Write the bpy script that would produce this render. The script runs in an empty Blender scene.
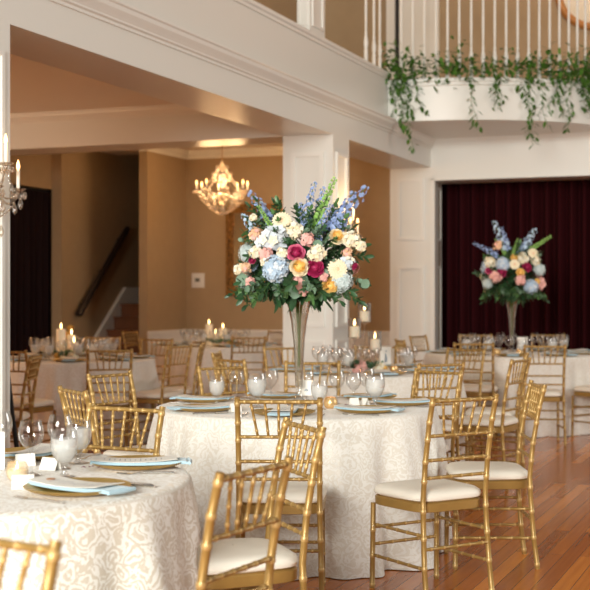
import bpy, math, random
from mathutils import Vector, Matrix, Quaternion
C = bpy.context.scene.collection
sc = bpy.context.scene
PI = math.pi
random.seed(7)

# ------------------------------------------------------------------ materials
def nt(name):
    m = bpy.data.materials.new(name); m.use_nodes = True
    t = m.node_tree
    return m, t, t.nodes['Principled BSDF'], t.nodes['Material Output']
def mat(name, col, rough=.5, metal=0., spec=.5, bump=0., bscale=60., var=0., vscale=8., sheen=0., coat=0., emis=None, estr=0., sss=0., trans=0.):
    m, t, p, o = nt(name)
    p.inputs['Base Color'].default_value = (*col, 1)
    p.inputs['Roughness'].default_value = rough
    p.inputs['Metallic'].default_value = metal
    p.inputs['Specular IOR Level'].default_value = spec
    p.inputs['Sheen Weight'].default_value = sheen
    p.inputs['Coat Weight'].default_value = coat
    if sss:
        p.inputs['Subsurface Weight'].default_value = sss
        p.inputs['Subsurface Radius'].default_value = (.02, .012, .008)
    if emis:
        p.inputs['Emission Color'].default_value = (*emis, 1); p.inputs['Emission Strength'].default_value = estr
    tc = t.nodes.new('ShaderNodeTexCoord')
    if var:
        n = t.nodes.new('ShaderNodeTexNoise'); n.inputs['Scale'].default_value = vscale; n.inputs['Detail'].default_value = 3
        r = t.nodes.new('ShaderNodeMapRange'); r.inputs['From Min'].default_value = .3; r.inputs['From Max'].default_value = .7
        r.inputs['To Min'].default_value = 1-var; r.inputs['To Max'].default_value = 1+var
        h = t.nodes.new('ShaderNodeHueSaturation'); h.inputs['Color'].default_value = (*col, 1)
        t.links.new(tc.outputs['Object'], n.inputs['Vector']); t.links.new(n.outputs['Fac'], r.inputs['Value'])
        t.links.new(r.outputs['Result'], h.inputs['Value']); t.links.new(h.outputs['Color'], p.inputs['Base Color'])
    if bump:
        n = t.nodes.new('ShaderNodeTexNoise'); n.inputs['Scale'].default_value = bscale
        b = t.nodes.new('ShaderNodeBump'); b.inputs['Strength'].default_value = bump; b.inputs['Distance'].default_value = .01
        t.links.new(tc.outputs['Object'], n.inputs['Vector']); t.links.new(n.outputs['Fac'], b.inputs['Height'])
        t.links.new(b.outputs['Normal'], p.inputs['Normal'])
    return m
def glass_mat(name, tint=(1, 1, 1), gloss=.9, base=.04, rough=.02):
    # thin clear glass: see-through with edge reflections
    m, t, p, o = nt(name)
    t.nodes.remove(p)
    tr = t.nodes.new('ShaderNodeBsdfTransparent'); tr.inputs['Color'].default_value = (*tint, 1)
    gl = t.nodes.new('ShaderNodeBsdfGlossy'); gl.inputs['Roughness'].default_value = rough
    lw = t.nodes.new('ShaderNodeLayerWeight'); lw.inputs['Blend'].default_value = .35
    r = t.nodes.new('ShaderNodeMapRange'); r.inputs['To Min'].default_value = base; r.inputs['To Max'].default_value = gloss
    mx = t.nodes.new('ShaderNodeMixShader')
    t.links.new(lw.outputs['Facing'], r.inputs['Value']); t.links.new(r.outputs['Result'], mx.inputs['Fac'])
    t.links.new(tr.outputs[0], mx.inputs[1]); t.links.new(gl.outputs[0], mx.inputs[2]); t.links.new(mx.outputs[0], o.inputs['Surface'])
    return m
def milky(name, col, fac):
    m, t, p, o = nt(name)
    p.inputs['Base Color'].default_value = (*col, 1); p.inputs['Roughness'].default_value = .15
    tr = t.nodes.new('ShaderNodeBsdfTransparent'); mx = t.nodes.new('ShaderNodeMixShader'); mx.inputs['Fac'].default_value = fac
    t.links.new(tr.outputs[0], mx.inputs[1]); t.links.new(p.outputs[0], mx.inputs[2]); t.links.new(mx.outputs[0], o.inputs['Surface'])
    return m
def floor_mat():
    m, t, p, o = nt('plank_floor')
    N, L = t.nodes, t.links
    tc = N.new('ShaderNodeTexCoord'); mp = N.new('ShaderNodeMapping'); mp.vector_type = 'TEXTURE'
    mp.inputs['Rotation'].default_value = (0, 0, math.atan2(.9307, .3658))
    br = N.new('ShaderNodeTexBrick'); br.offset = .37; br.offset_frequency = 2
    br.inputs['Color1'].default_value = (.0, .0, .0, 1); br.inputs['Color2'].default_value = (1, 1, 1, 1)
    br.inputs['Scale'].default_value = 1; br.inputs['Brick Width'].default_value = 1.9; br.inputs['Row Height'].default_value = .085
    br.inputs['Mortar Size'].default_value = .0016; br.inputs['Bias'].default_value = 0
    br.inputs['Mortar'].default_value = (.5, .5, .5, 1)
    L.new(tc.outputs['Object'], mp.inputs['Vector']); L.new(mp.outputs['Vector'], br.inputs['Vector'])
    mp2 = N.new('ShaderNodeMapping'); mp2.inputs['Scale'].default_value = (1.4, 26, 1)
    no = N.new('ShaderNodeTexNoise'); no.inputs['Scale'].default_value = 1.5; no.inputs['Detail'].default_value = 5
    L.new(mp.outputs['Vector'], mp2.inputs['Vector']); L.new(mp2.outputs['Vector'], no.inputs['Vector'])
    ad = N.new('ShaderNodeMix'); ad.data_type = 'RGBA'; ad.inputs['Factor'].default_value = .45
    L.new(br.outputs['Color'], ad.inputs['A']); L.new(no.outputs['Fac'], ad.inputs['B'])
    cr = N.new('ShaderNodeValToRGB')
    e = cr.color_ramp.elements; e[0].position = .1; e[0].color = (.26, .058, .006, 1); e[1].position = .9; e[1].color = (.80, .27, .032, 1)
    x = e.new(.5); x.color = (.50, .14, .014, 1)
    L.new(ad.outputs['Result'], cr.inputs['Fac'])
    mm = N.new('ShaderNodeMix'); mm.data_type = 'RGBA'; mm.inputs['B'].default_value = (.045, .015, .006, 1)
    L.new(br.outputs['Fac'], mm.inputs['Factor']); L.new(cr.outputs['Color'], mm.inputs['A'])
    L.new(mm.outputs['Result'], p.inputs['Base Color'])
    p.inputs['Roughness'].default_value = .2; p.inputs['Specular IOR Level'].default_value = .32; p.inputs['Coat Weight'].default_value = .08; p.inputs['Coat Roughness'].default_value = .12
    b = N.new('ShaderNodeBump'); b.inputs['Strength'].default_value = .15; b.inputs['Distance'].default_value = .004; b.invert = True
    L.new(br.outputs['Fac'], b.inputs['Height']); L.new(b.outputs['Normal'], p.inputs['Normal'])
    return m
def damask_mat(name='damask_cloth', c0=(.66, .585, .475), c1=(.86, .83, .765)):
    m, t, p, o = nt(name)
    N, L = t.nodes, t.links
    uv = N.new('ShaderNodeUVMap'); uv.uv_map = 'UVMap'
    # warped ring pattern that reads as scrolling leaves
    n1 = N.new('ShaderNodeTexNoise'); n1.inputs['Scale'].default_value = 14; n1.inputs['Detail'].default_value = 1
    L.new(uv.outputs[0], n1.inputs['Vector'])
    sub = N.new('ShaderNodeVectorMath'); sub.operation = 'SUBTRACT'; sub.inputs[1].default_value = (.5, .5, .5)
    L.new(n1.outputs['Color'], sub.inputs[0])
    scl = N.new('ShaderNodeVectorMath'); scl.operation = 'SCALE'; scl.inputs['Scale'].default_value = .09
    L.new(sub.outputs[0], scl.inputs[0])
    add = N.new('ShaderNodeVectorMath'); L.new(uv.outputs[0], add.inputs[0]); L.new(scl.outputs[0], add.inputs[1])
    vo = N.new('ShaderNodeTexVoronoi'); vo.feature = 'F1'; vo.inputs['Scale'].default_value = 16; vo.inputs['Randomness'].default_value = .75
    L.new(add.outputs[0], vo.inputs['Vector'])
    sn = N.new('ShaderNodeMath'); sn.operation = 'MULTIPLY'; sn.inputs[1].default_value = 22
    L.new(vo.outputs['Distance'], sn.inputs[0])
    s2 = N.new('ShaderNodeMath'); s2.operation = 'SINE'; L.new(sn.outputs[0], s2.inputs[0])
    n2 = N.new('ShaderNodeTexNoise'); n2.inputs['Scale'].default_value = 95; n2.inputs['Detail'].default_value = 1
    L.new(add.outputs[0], n2.inputs['Vector'])
    a3 = N.new('ShaderNodeMath'); a3.operation = 'MULTIPLY_ADD'; a3.inputs[1].default_value = 5.5; a3.inputs[2].default_value = -2.75
    L.new(n2.outputs['Fac'], a3.inputs[0])
    a4 = N.new('ShaderNodeMath'); a4.operation = 'ADD'; L.new(s2.outputs[0], a4.inputs[0]); L.new(a3.outputs[0], a4.inputs[1])
    mr = N.new('ShaderNodeMapRange'); mr.inputs['From Min'].default_value = -.25; mr.inputs['From Max'].default_value = .25
    L.new(a4.outputs[0], mr.inputs['Value'])
    mx = N.new('ShaderNodeMix'); mx.data_type = 'RGBA'
    mx.inputs['A'].default_value = (*c0, 1); mx.inputs['B'].default_value = (*c1, 1)
    L.new(mr.outputs['Result'], mx.inputs['Factor']); L.new(mx.outputs['Result'], p.inputs['Base Color'])
    rr = N.new('ShaderNodeMapRange'); rr.inputs['To Min'].default_value = .42; rr.inputs['To Max'].default_value = .75
    L.new(mr.outputs['Result'], rr.inputs['Value']); L.new(rr.outputs['Result'], p.inputs['Roughness'])
    p.inputs['Sheen Weight'].default_value = .25
    b = N.new('ShaderNodeBump'); b.inputs['Strength'].default_value = .25; b.inputs['Distance'].default_value = .002
    L.new(mr.outputs['Result'], b.inputs['Height']); L.new(b.outputs['Normal'], p.inputs['Normal'])
    return m

M = {}
M['white'] = mat('white_paint', (.755, .745, .69), .32, bump=.03, bscale=30)
M['white2'] = mat('soft_white_trim', (.78, .765, .71), .35)
M['tan'] = mat('tan_wall_paint', (.37, .26, .145), .6, bump=.05, bscale=60, var=.03)
M['beige'] = mat('pale_tan_wall_paint', (.42, .31, .19), .6, bump=.05, bscale=60)
M['ceil'] = mat('ceiling_paint', (.74, .66, .56), .42)
M['floor'] = floor_mat()
M['gold'] = mat('gold_lacquered_wood', (.375, .225, .062), .42, metal=.35, bump=.05, bscale=25, var=.10, vscale=14, coat=.15)
M['goldring'] = mat('pale_gold_knuckle', (.54, .35, .13), .40, metal=.35, coat=.1)
M['cushion'] = mat('ivory_vinyl', (.83, .77, .66), .55, bump=.08, bscale=18)
M['damask'] = damask_mat()
M['damask_lit'] = damask_mat('lit_damask_cloth', (.755, .71, .62), (.86, .84, .78))  # same cloth as the front table, its colours painted whiter for the light on it
M['cloth'] = damask_mat('ivory_damask_cloth', (.77, .715, .62), (.84, .80, .73))
M['charger'] = mat('gold_charger_glass', (.62, .42, .13), .32, metal=.75, bump=.5, bscale=160)
M['napkin'] = mat('light_blue_linen', (.40, .58, .66), .8, bump=.15, bscale=120, sheen=.3)
M['paper'] = mat('cream_card', (.88, .85, .78), .6)
M['ink'] = mat('grey_print', (.42, .42, .44), .7)
M['wax'] = mat('copper_wax_seal', (.50, .26, .14), .4, metal=.3)
M['steel'] = mat('polished_silver', (.75, .72, .68), .18, metal=1)
M['glass'] = glass_mat('clear_glass', (.97, .97, .97), .85, .035)
M['vglass'] = glass_mat('vase_glass', (.93, .92, .90), .9, .06)
M['crystal'] = glass_mat('cut_crystal', (.90, .84, .76), .8, .16, .12)
M['water'] = milky('iced_water', (.90, .90, .87), .45)
M['vwater'] = milky('vase_water', (.50, .46, .36), .25)
M['wax_white'] = mat('ivory_candle_wax', (.93, .84, .68), .5, sss=.3, emis=(1, .62, .28), estr=.10)
M['flame'] = mat('candle_flame', (1, .8, .4), .5, emis=(1, .62, .26), estr=9)
M['bulb'] = mat('warm_lamp_bulb', (1, .8, .5), .4, emis=(1, .52, .18), estr=5)
M['ivory_tube'] = mat('ivory_candle_sleeve', (.86, .80, .70), .45)
M['mercury'] = mat('gold_mercury_glass', (.78, .52, .24), .22, metal=.6, emis=(1, .5, .18), estr=.06, bump=.3, bscale=90)
M['curtain'] = mat('burgundy_velvet', (.036, .0022, .004), .85, spec=.15)
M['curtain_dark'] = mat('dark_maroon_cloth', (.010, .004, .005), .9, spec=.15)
M['darkwood'] = mat('dark_stained_wood', (.018, .010, .008), .35)
M['stairwood'] = mat('brown_stair_wood', (.16, .055, .018), .35, var=.2, vscale=5)
M['frame'] = mat('antique_gilt_frame', (.26, .13, .035), .4, metal=.6, bump=.8, bscale=38, var=.5, vscale=30)
M['mirror'] = mat('mirror_amber_reflection', (.44, .32, .17), .06, metal=1)  # amber reflection of the warm room is put into the mirror colour
M['roundwood'] = mat('honey_wood_ring', (.42, .17, .035), .35, coat=.3)
M['plastic'] = mat('white_plastic', (.76, .74, .70), .4)
M['lcd'] = mat('grey_display', (.16, .17, .15), .2)
M['black'] = mat('black_metal', (.012, .013, .015), .4, metal=.3)
M['leaf_d'] = mat('dark_green_leaf', (.030, .085, .030), .42, var=.35, vscale=12, sss=.0)
M['leaf_m'] = mat('green_leaf', (.075, .17, .05), .45, var=.35, vscale=12)
M['leaf_e'] = mat('eucalyptus_leaf', (.16, .26, .17), .6, var=.25, vscale=12)
M['vine'] = mat('smilax_leaf', (.065, .165, .02), .4, var=.5, vscale=20)
M['lime'] = mat('bells_of_ireland_green', (.33, .55, .15), .5, var=.2, vscale=30)
M['stem'] = mat('plant_stem', (.10, .19, .05), .5)
M['magenta'] = mat('magenta_petal', (.42, .02, .10), .55, var=.25, vscale=40)
M['pink'] = mat('deep_pink_petal', (.74, .16, .28), .55, var=.2, vscale=40)
M['blush'] = mat('blush_petal', (.87, .48, .42), .6, var=.12, vscale=40)
M['peach'] = mat('peach_petal', (.90, .58, .36), .6, var=.12, vscale=40)
M['cream'] = mat('cream_petal', (.92, .80, .56), .6, var=.1, vscale=40)
M['ivory'] = mat('pale_cream_petal', (.92, .87, .70), .6, var=.1, vscale=40)
M['yellow'] = mat('yellow_petal', (.92, .63, .20), .6, var=.12, vscale=40)
M['hydra'] = mat('pale_blue_petal', (.50, .64, .78), .6, var=.16, vscale=30)
M['hydra2'] = mat('grey_green_blue_petal', (.62, .71, .70), .6, var=.16, vscale=30)
M['paleblue'] = mat('icy_white_petal', (.72, .78, .82), .6, var=.12, vscale=30)
M['delph'] = mat('periwinkle_petal', (.33, .43, .70), .6, var=.25, vscale=40)
M['fruit'] = mat('yellow_bloom', (.80, .58, .08), .5)
M['petalred'] = mat('burgundy_dried_petal', (.20, .02, .05), .7)
M['photo_ink'] = mat('grey_blue_print', (.30, .36, .42), .6)

# ------------------------------------------------------------------ mesh builder
class MB:
    def __init__(s): s.v = []; s.f = []; s.mi = []; s.uv = None; s.cm = 0
    def face(s, idx): s.f.append(idx); s.mi.append(s.cm)
    def grid(s, rows, closed=False, capa=False, capb=False):
        n = len(rows[0]); base = len(s.v)
        for r in rows: s.v.extend(Vector(p) for p in r)
        for i in range(len(rows)-1):
            for j in range(n if closed else n-1):
                k = (j+1) % n
                s.face((base+i*n+j, base+i*n+k, base+(i+1)*n+k, base+(i+1)*n+j))
        if capa: s.face(tuple(base+j for j in reversed(range(n))))
        if capb: s.face(tuple(base+(len(rows)-1)*n+j for j in range(n)))
        return s
    def hexa(s, p):
        b = len(s.v); s.v.extend(Vector(q) for q in p)
        for f in ((0, 3, 2, 1), (4, 5, 6, 7), (0, 1, 5, 4), (1, 2, 6, 5), (2, 3, 7, 6), (3, 0, 4, 7)): s.face(tuple(b+i for i in f))
        return s
    def box(s, x0, x1, y0, y1, z0, z1):
        return s.hexa([(x0, y0, z0), (x1, y0, z0), (x1, y1, z0), (x0, y1, z0), (x0, y0, z1), (x1, y0, z1), (x1, y1, z1), (x0, y1, z1)])
    def lathe(s, prof, c=(0, 0, 0), n=20):
        c = Vector(c); rows = []
        for r, z in prof: rows.append([c+Vector((r*math.cos(2*PI*j/n), r*math.sin(2*PI*j/n), z)) for j in range(n)])
        s.grid(rows, True)
        return s
    def tube(s, pts, rad, n=8, cap=True):
        pts = [Vector(p) for p in pts]
        if not hasattr(rad, '__len__'): rad = [rad]*len(pts)
        rows = []
        d0 = (pts[-1]-pts[0]).normalized()
        ref = Vector((0, 0, 1)) if abs(d0.z) < .8 else Vector((0, 1, 0))
        for i, p in enumerate(pts):
            d = (pts[min(i+1, len(pts)-1)]-pts[max(i-1, 0)]).normalized()
            a = d.cross(ref).normalized(); b = a.cross(d).normalized()
            rows.append([p+(a*math.cos(2*PI*j/n)+b*math.sin(2*PI*j/n))*rad[i] for j in range(n)])
        s.grid(rows, True, cap, cap)
        return s
    def sphere(s, c, r, n=10, m=6, sz=1.):
        c = Vector(c); rows = []
        for i in range(m+1):
            th = -PI/2+PI*i/m; rr = max(math.cos(th)*r, 1e-4)
            rows.append([c+Vector((rr*math.cos(2*PI*j/n), rr*math.sin(2*PI*j/n), math.sin(th)*r*sz)) for j in range(n)])
        return s.grid(rows, True)
    def mesh(s, name, mats, smooth=True):
        me = bpy.data.meshes.new(name)
        me.from_pydata([tuple(v) for v in s.v], [], s.f)
        for m in (mats if isinstance(mats, (list, tuple)) else [mats]): me.materials.append(m)
        for p, k in zip(me.polygons, s.mi): p.material_index = k; p.use_smooth = smooth
        if s.uv:
            l = me.uv_layers.new(name='UVMap')
            for p in me.polygons:
                for li in p.loop_indices: l.data[li].uv = s.uv[me.loops[li].vertex_index]
        me.update()
        if smooth:
            try: me.set_sharp_from_angle(angle=math.radians(45))
            except Exception: pass
        return me
    def build(s, name, mats, parent=None, smooth=True, loc=None, rz=None):
        o = bpy.data.objects.new(name, s.mesh(name, mats, smooth)); C.objects.link(o)
        if parent: o.parent = parent
        if loc is not None: o.location = loc
        if rz is not None: o.rotation_euler = (0, 0, rz)
        return o
def tag(o, label, cat, group=None, kind=None):
    o['label'] = label; o['category'] = cat
    if group: o['group'] = group
    if kind: o['kind'] = kind
    return o
def thing(name, label, cat, loc=(0, 0, 0), rz=0, group=None):
    o = bpy.data.objects.new(name, None); C.objects.link(o); o.empty_display_size = .1
    o.location = loc; o.rotation_euler = (0, 0, rz)
    return tag(o, label, cat, group)
def inst(name, me, parent=None, loc=(0, 0, 0), rot=None, scale=None):
    o = bpy.data.objects.new(name, me); C.objects.link(o); o.parent = parent; o.location = loc
    if rot is not None:
        o.rotation_mode = 'QUATERNION'; o.rotation_quaternion = rot
    if scale is not None: o.scale = (scale, scale, scale) if not hasattr(scale, '__len__') else scale
    return o
def copy_tree(o, parent=None):
    c = o.copy(); C.objects.link(c); c.parent = parent
    for ch in list(o.children): copy_tree(ch, c)
    return c
def struct(o):
    o['kind'] = 'structure'; return o

# ------------------------------------------------------------------ building frame: a runs along the hall wall, b to its right
U = Vector((.3658, .9307, 0)); V = Vector((.9307, -.3658, 0)); P0 = Vector((1.705, 16.3, 0))
def W(a, b, z=0.): return P0+U*a+V*b+Vector((0, 0, z))
def abox(mb, a0, a1, b0, b1, z0, z1):
    mb.hexa([W(a0, b0, z0), W(a0, b1, z0), W(a1, b1, z0), W(a1, b0, z0), W(a0, b0, z1), W(a0, b1, z1), W(a1, b1, z1), W(a1, b0, z1)]); return mb
def sbox(name, m, *r):
    mb = MB()
    for q in r: abox(mb, *q)
    return struct(mb.build(name, m, smooth=False))
def molding(name, m, runs, prof):
    # runs: (a0,b0,a1,b1, da,db) with outward direction; prof: (out, z)
    mb = MB()
    for a0, b0, a1, b1, da, db in runs:
        r0 = [W(a0+da*o, b0+db*o, z) for o, z in prof]; r1 = [W(a1+da*o, b1+db*o, z) for o, z in prof]
        mb.grid([r0, r1], True, True, True)
    return struct(mb.build(name, m, smooth=False))
def crown(zt, h, d): return [(-.01, zt), (d, zt), (d, zt-h*.14), (d*.86, zt-h*.2), (d*.78, zt-h*.38), (d*.5, zt-h*.6), (d*.36, zt-h*.72), (d*.36, zt-h*.8), (d*.16, zt-h*.86), (d*.16, zt-h), (-.01, zt-h)]
def panel_frame(mb, face, c0, c1, z0, z1, off, w=.03, d=.014):
    # raised panel moulding: face 'a' lies on a = off looking to -a, 'b' lies on b = off looking to +b
    for (p0, p1, q0, q1) in ((c0, c1, z0, z0+w), (c0, c1, z1-w, z1), (c0, c0+w, z0+w, z1-w), (c1-w, c1, z0+w, z1-w)):
        if face == 'a': abox(mb, off-d, off+.002, p0, p1, q0, q1)
        else: abox(mb, p0, p1, off-.002, off+d, q0, q1)

ZS = 2.97; ZC = 3.35; ZL = 3.83; TH = .536
fb = MB(); fb.grid([[(-14, -3.5, 0), (14, -3.5, 0)], [(-14, 26, 0), (14, 26, 0)]]); struct(fb.build('floor', M['floor'], smooth=False))
# hall wall: header band over the openings and its piers
sbox('wall_header', M['white'], (-14, 0, -TH, 0, ZS, ZL))
sbox('wall_near_pier', M['white'], (-14, -9.263, -TH, 0, 0, ZS))
sbox('wall_middle_pier', M['white'], (-3.63, -3.14, -TH, 0, 0, ZS))
sbox('wall_end_pier', M['white'], (0, .51, -TH, 0, 0, ZS), (0, .51, -TH, 0, ZS, ZC))
sbox('wall_end', M['white'], (0, .5, 0, 6, 2.80, ZC+.5), (0, .5, 3.6, 6, 0, 2.8))
molding('trim_1', M['white2'], [(-14, 0, .0, 0, 0, 1)], crown(3.345, .145, .10))                  # crown along the header
molding('trim_2', M['white2'], [(-14, 0, -1.9, 0, 0, 1)], [(-.01, ZL+.03), (.035, ZL+.03), (.035, ZL), (.018, ZL-.015), (.018, ZL-.04), (-.01, ZL-.04)])
molding('trim_3', M['white2'], [(0, -.0, 0, 6, -1, 0)], crown(ZC, .13, .09))                       # crown of the end wall under the balcony
pf = MB()
panel_frame(pf, 'a', -TH+.09, -.09, 1.05, 2.80, -3.63, .045, .022); panel_frame(pf, 'a', -TH+.09, -.09, .2, .92, -3.63)
panel_frame(pf, 'b', -3.63+.08, -3.14-.08, 1.05, 2.80, 0, .04, .02); panel_frame(pf, 'b', -3.63+.08, -3.14-.08, .2, .92, 0)
struct(pf.build('trim_4', M['white2'], smooth=False))
pf = MB()
panel_frame(pf, 'a', -TH+.09, -.09, 2.06, 2.84, 0, .045, .024); panel_frame(pf, 'a', -TH+.09, -.09, .25, 1.74, 0, .045, .024)
struct(pf.build('trim_5', M['white2'], smooth=False))
pf = MB(); panel_frame(pf, 'b', -9.74+.02, -9.263-.07, .2, 2.80, 0, .03); struct(pf.build('trim_6', M['white2'], smooth=False))
molding('trim_7', M['white2'], [(-.0, 0, -.0, .055, -1, 0)], [(-.005, 0), (.03, 0), (.03, 2.83), (-.005, 2.83)])  # casing at stage opening
molding('trim_8', M['white2'], [(0, 0, 0, 3.6, -1, 0)], [(-.005, 2.80), (.03, 2.80), (.03, 2.83), (-.005, 2.83)])
pf = MB(); panel_frame(pf, 'b', .06, .46, 2.06, 2.74, .0, .03); panel_frame(pf, 'b', .06, .46, .25, 1.74, .0, .03); struct(pf.build('trim_9', M['white2'], smooth=False))
# stage recess behind the opening
sbox('wall_stage', M['curtain_dark'], (2.6, 2.7, -TH, 6, 0, 3.3), (.5, 2.6, 3.6, 3.7, 0, 3.3), (.51, 2.6, -.6, -TH, 0, 3.3))
sbox('ceiling_stage', M['ceil'], (.5, 2.6, -TH, 3.7, 3.1, 3.2))
# back rooms
sbox('ceiling_back', M['ceil'], (-14, .45, -8, -TH, ZC, ZC+.1))
sbox('wall_lintel', M['white'], (-3.63, -3.09, -8, -TH, ZS, ZC))
molding('trim_10', M['white2'], [(-3.63, -8, -3.63, -TH, -1, 0)], crown(ZC, .11, .08))
sbox('wall_back', M['tan'], (.345, .45, -3.578, -TH, 0, ZC), (.345, .45, -TH, -.0, 0, ZC))
sbox('wall_side', M['tan'], (-.795, .345, -3.70, -3.578, 0, ZC))
sbox('wall_left', M['tan'], (-1.043, -.92, -4.863, -4.714, 0, ZC), (-2.02-.65, -1.043, -4.96, -4.863, 2.76, ZC), (-14, -2.67, -4.96, -4.863, 0, ZC), (-.92, 3.2, -4.80, -4.714, 0, 4.6))
sbox('wall_stairs', M['tan'], (3.1, 3.2, -4.714, -3.578, 0, 4.6), (.45, 3.1, -3.66, -3.578, 0, 4.6))
sbox('ceiling_stairs', M['ceil'], (.45, 3.2, -4.8, -3.55, 4.6, 4.7))
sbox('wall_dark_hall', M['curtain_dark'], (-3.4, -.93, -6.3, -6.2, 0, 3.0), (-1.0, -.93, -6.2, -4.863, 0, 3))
molding('trim_11', M['white2'], [(.345, -3.578, .345, -TH, -1, 0), (.345, -3.578, -.795, -3.578, 0, 1), (-1.043, -4.863, -1.043, -4.714, -1, 0), (-.795, -3.7, -.795, -3.578, -1, 0)], crown(ZC, .11, .08))
# wainscot of the mirror wall
wb = MB(); abox(wb, .325, .345, -3.578, -TH, 0, .86); abox(wb, .30, .345, -3.578, -TH, .86, .90); abox(wb, .31, .345, -3.578, -TH, 0, .14)
b0 = -3.5
while b0 < -.7:
    panel_frame(wb, 'a', b0, b0+.5, .2, .8, .325, .03, .012); b0 += .58
abox(wb, -.795, .325, -3.578, -3.558, 0, .86); abox(wb, -.795, .325, -3.578, -3.54, .86, .90)
struct(wb.build('trim_12', M['white2'], smooth=False))
# upper storey
sbox('wall_upper_end', M['tan'], (1.3, 1.4, -2.5, 7, ZL-.4, 6.6))
sbox('wall_upper_left', M['beige'], (-14, 1.4, -2.1, -2.0, ZL-.4, 6.6))
sbox('ceiling_upper', M['ceil'], (-9, 1.4, -2.1, 7, 6.6, 6.7))
sbox('wall_upper_pier', M['white'], (-4.20, -3.78, -.16, -.03, ZL, 6.6))
sbox('wall_upper_floor', M['beige'], (-14, 1.4, -2.1, -TH, ZL-.35, ZL-.06), (.5, 1.4, -TH, 7, ZL-.35, ZL-.06))
pf = MB(); panel_frame(pf, 'b', -4.14, -3.84, ZL+.12, 6.3, -.03, .03); panel_frame(pf, 'a', -.14, -.05, ZL+.12, 6.3, -4.20, .015); struct(pf.build('trim_13', M['white2'], smooth=False))
# upstairs white door with dark gap at its hinge side
db = MB(); abox(db, 1.25, 1.3, -.98, -.86, ZL-.06, 6.3); abox(db, 1.25, 1.3, -.36, -.24, ZL-.06, 6.3)
d1 = struct(db.build('door_1', M['white2'], smooth=False))
pb = MB(); abox(pb, 1.27, 1.3, -.80, -.36, ZL-.06, 6.25); pb.build('door_panel', M['white'], d1, smooth=False)
hb = MB(); abox(hb, 1.262, 1.272, -.85, -.81, 4.62, 4.72); hb.build('hinge', M['black'], d1, smooth=False)
gb = MB(); abox(gb, 1.285, 1.3, -.86, -.80, ZL-.06, 6.25); gb.build('door_gap', M['black'], d1, smooth=False)

# ------------------------------------------------------------------ balcony
SA, SB = 1.80, 2.30
def bal(t, off=0.): return (-(SA+off)*math.sin(t), (SB+off)*math.cos(t))   # t=pi/2 at header, b=0
def balpath(off, n=40, t1=.02):
    pts = []
    for i in range(n+1):
        t = PI/2-(PI/2-t1)*i/n; a, b = bal(t, off); pts.append((a, max(b, 0)))
    return pts
mb = MB(); P = balpath(0)
ex = [(0, 2.32), (0, 6)]
Pf = P
ZBB, ZBT = 3.315, 3.775
prof = [(0, ZBB), (0, ZBT-.08), (.018, ZBT-.07), (.018, ZBT-.04), (.035, ZBT-.032), (.035, ZBT), (-.12, ZBT)]
rows = []
for o, z in prof: rows.append([W(-(SA+o)*math.sin(PI/2-(PI/2-.02)*i/40), (SB+o)*math.cos(PI/2-(PI/2-.02)*i/40), z) for i in range(41)])
mb.grid(rows)
# slab underside and deck
for z in (ZBB, ZBT-.03):
    base = len(mb.v); mb.v.append(W(0, 0, z)); mb.v.extend(W(a, b, z) for a, b in P)
    for i in range(len(P)-1): mb.face((base, base+1+i, base+2+i))
    
struct(mb.build('wall_balcony', M['white']))
# railing following the edge, then on along the header ledge
rail_pts = [(-2.41, -.06), (-2.13, -.06), (-1.92, -.06)]
t = PI/2-.02; last = None
acc = []
N_ = 600
for i in range(N_+1):
    tt = PI/2-(PI/2-.03)*i/N_; a, b = bal(tt, -.07)
    p = W(a, b)
    if last is None or (p-last).length > .128: acc.append((a, b)); last = p
rail_pts += acc[1:]
rl = thing('balcony_railing', 'white turned baluster railing on the curved balcony above the burgundy curtain', 'railing', W(-1.7, .0, ZL+.02))
org = W(-1.7, 0, ZL+.02)
prof = [(.004, 0), (.022, .0), (.022, .16), (.016, .175), (.020, .19), (.026, .24), (.020, .29), (.013, .33), (.017, .35), (.012, .37), (.015, .6), (.0125, .86), (.018, 1.0), (.018, 1.10), (.004, 1.10)]
bm_ = MB().lathe(prof, n=10).mesh('baluster', M['white2'])
for i, (a, b) in enumerate(rail_pts): inst('baluster', bm_, rl, W(a, b, (ZL+.03 if i < 3 else ZBT))-org)
for z0, z1, w, nm in ((ZBT, ZBT+.017, .035, 'shoe_rail'), (ZL+1.06, ZL+1.12, .035, 'handrail')):
    r = MB(); rows = []
    path = ([(-2.7, -.06)] if nm == 'handrail' else [(-1.86, -.06)])+[bal(PI/2-(PI/2-.03)*i/40, -.07) for i in range(41)]
    for i, (a, b) in enumerate(path):
        c = W(a, b)-org; n_ = (W(0, .3)-W(a, b)); n_.z = 0; n_ = n_.normalized() if i > 1 else V.copy()*-1 if i == 0 else n_.normalized()
        z0_, z1_ = z0-0, z1-0
        rows.append([Vector((c.x, c.y, z0))+n_*w, Vector((c.x, c.y, z0))-n_*w, Vector((c.x, c.y, z1))-n_*w, Vector((c.x, c.y, z1))+n_*w])
    for rr in rows:
        for q in rr: q.z -= org.z
    r.grid(rows, True, True, True); r.build(nm, M['white2'] if nm == 'shoe_rail' else M['stairwood'], rl, smooth=False)

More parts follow.
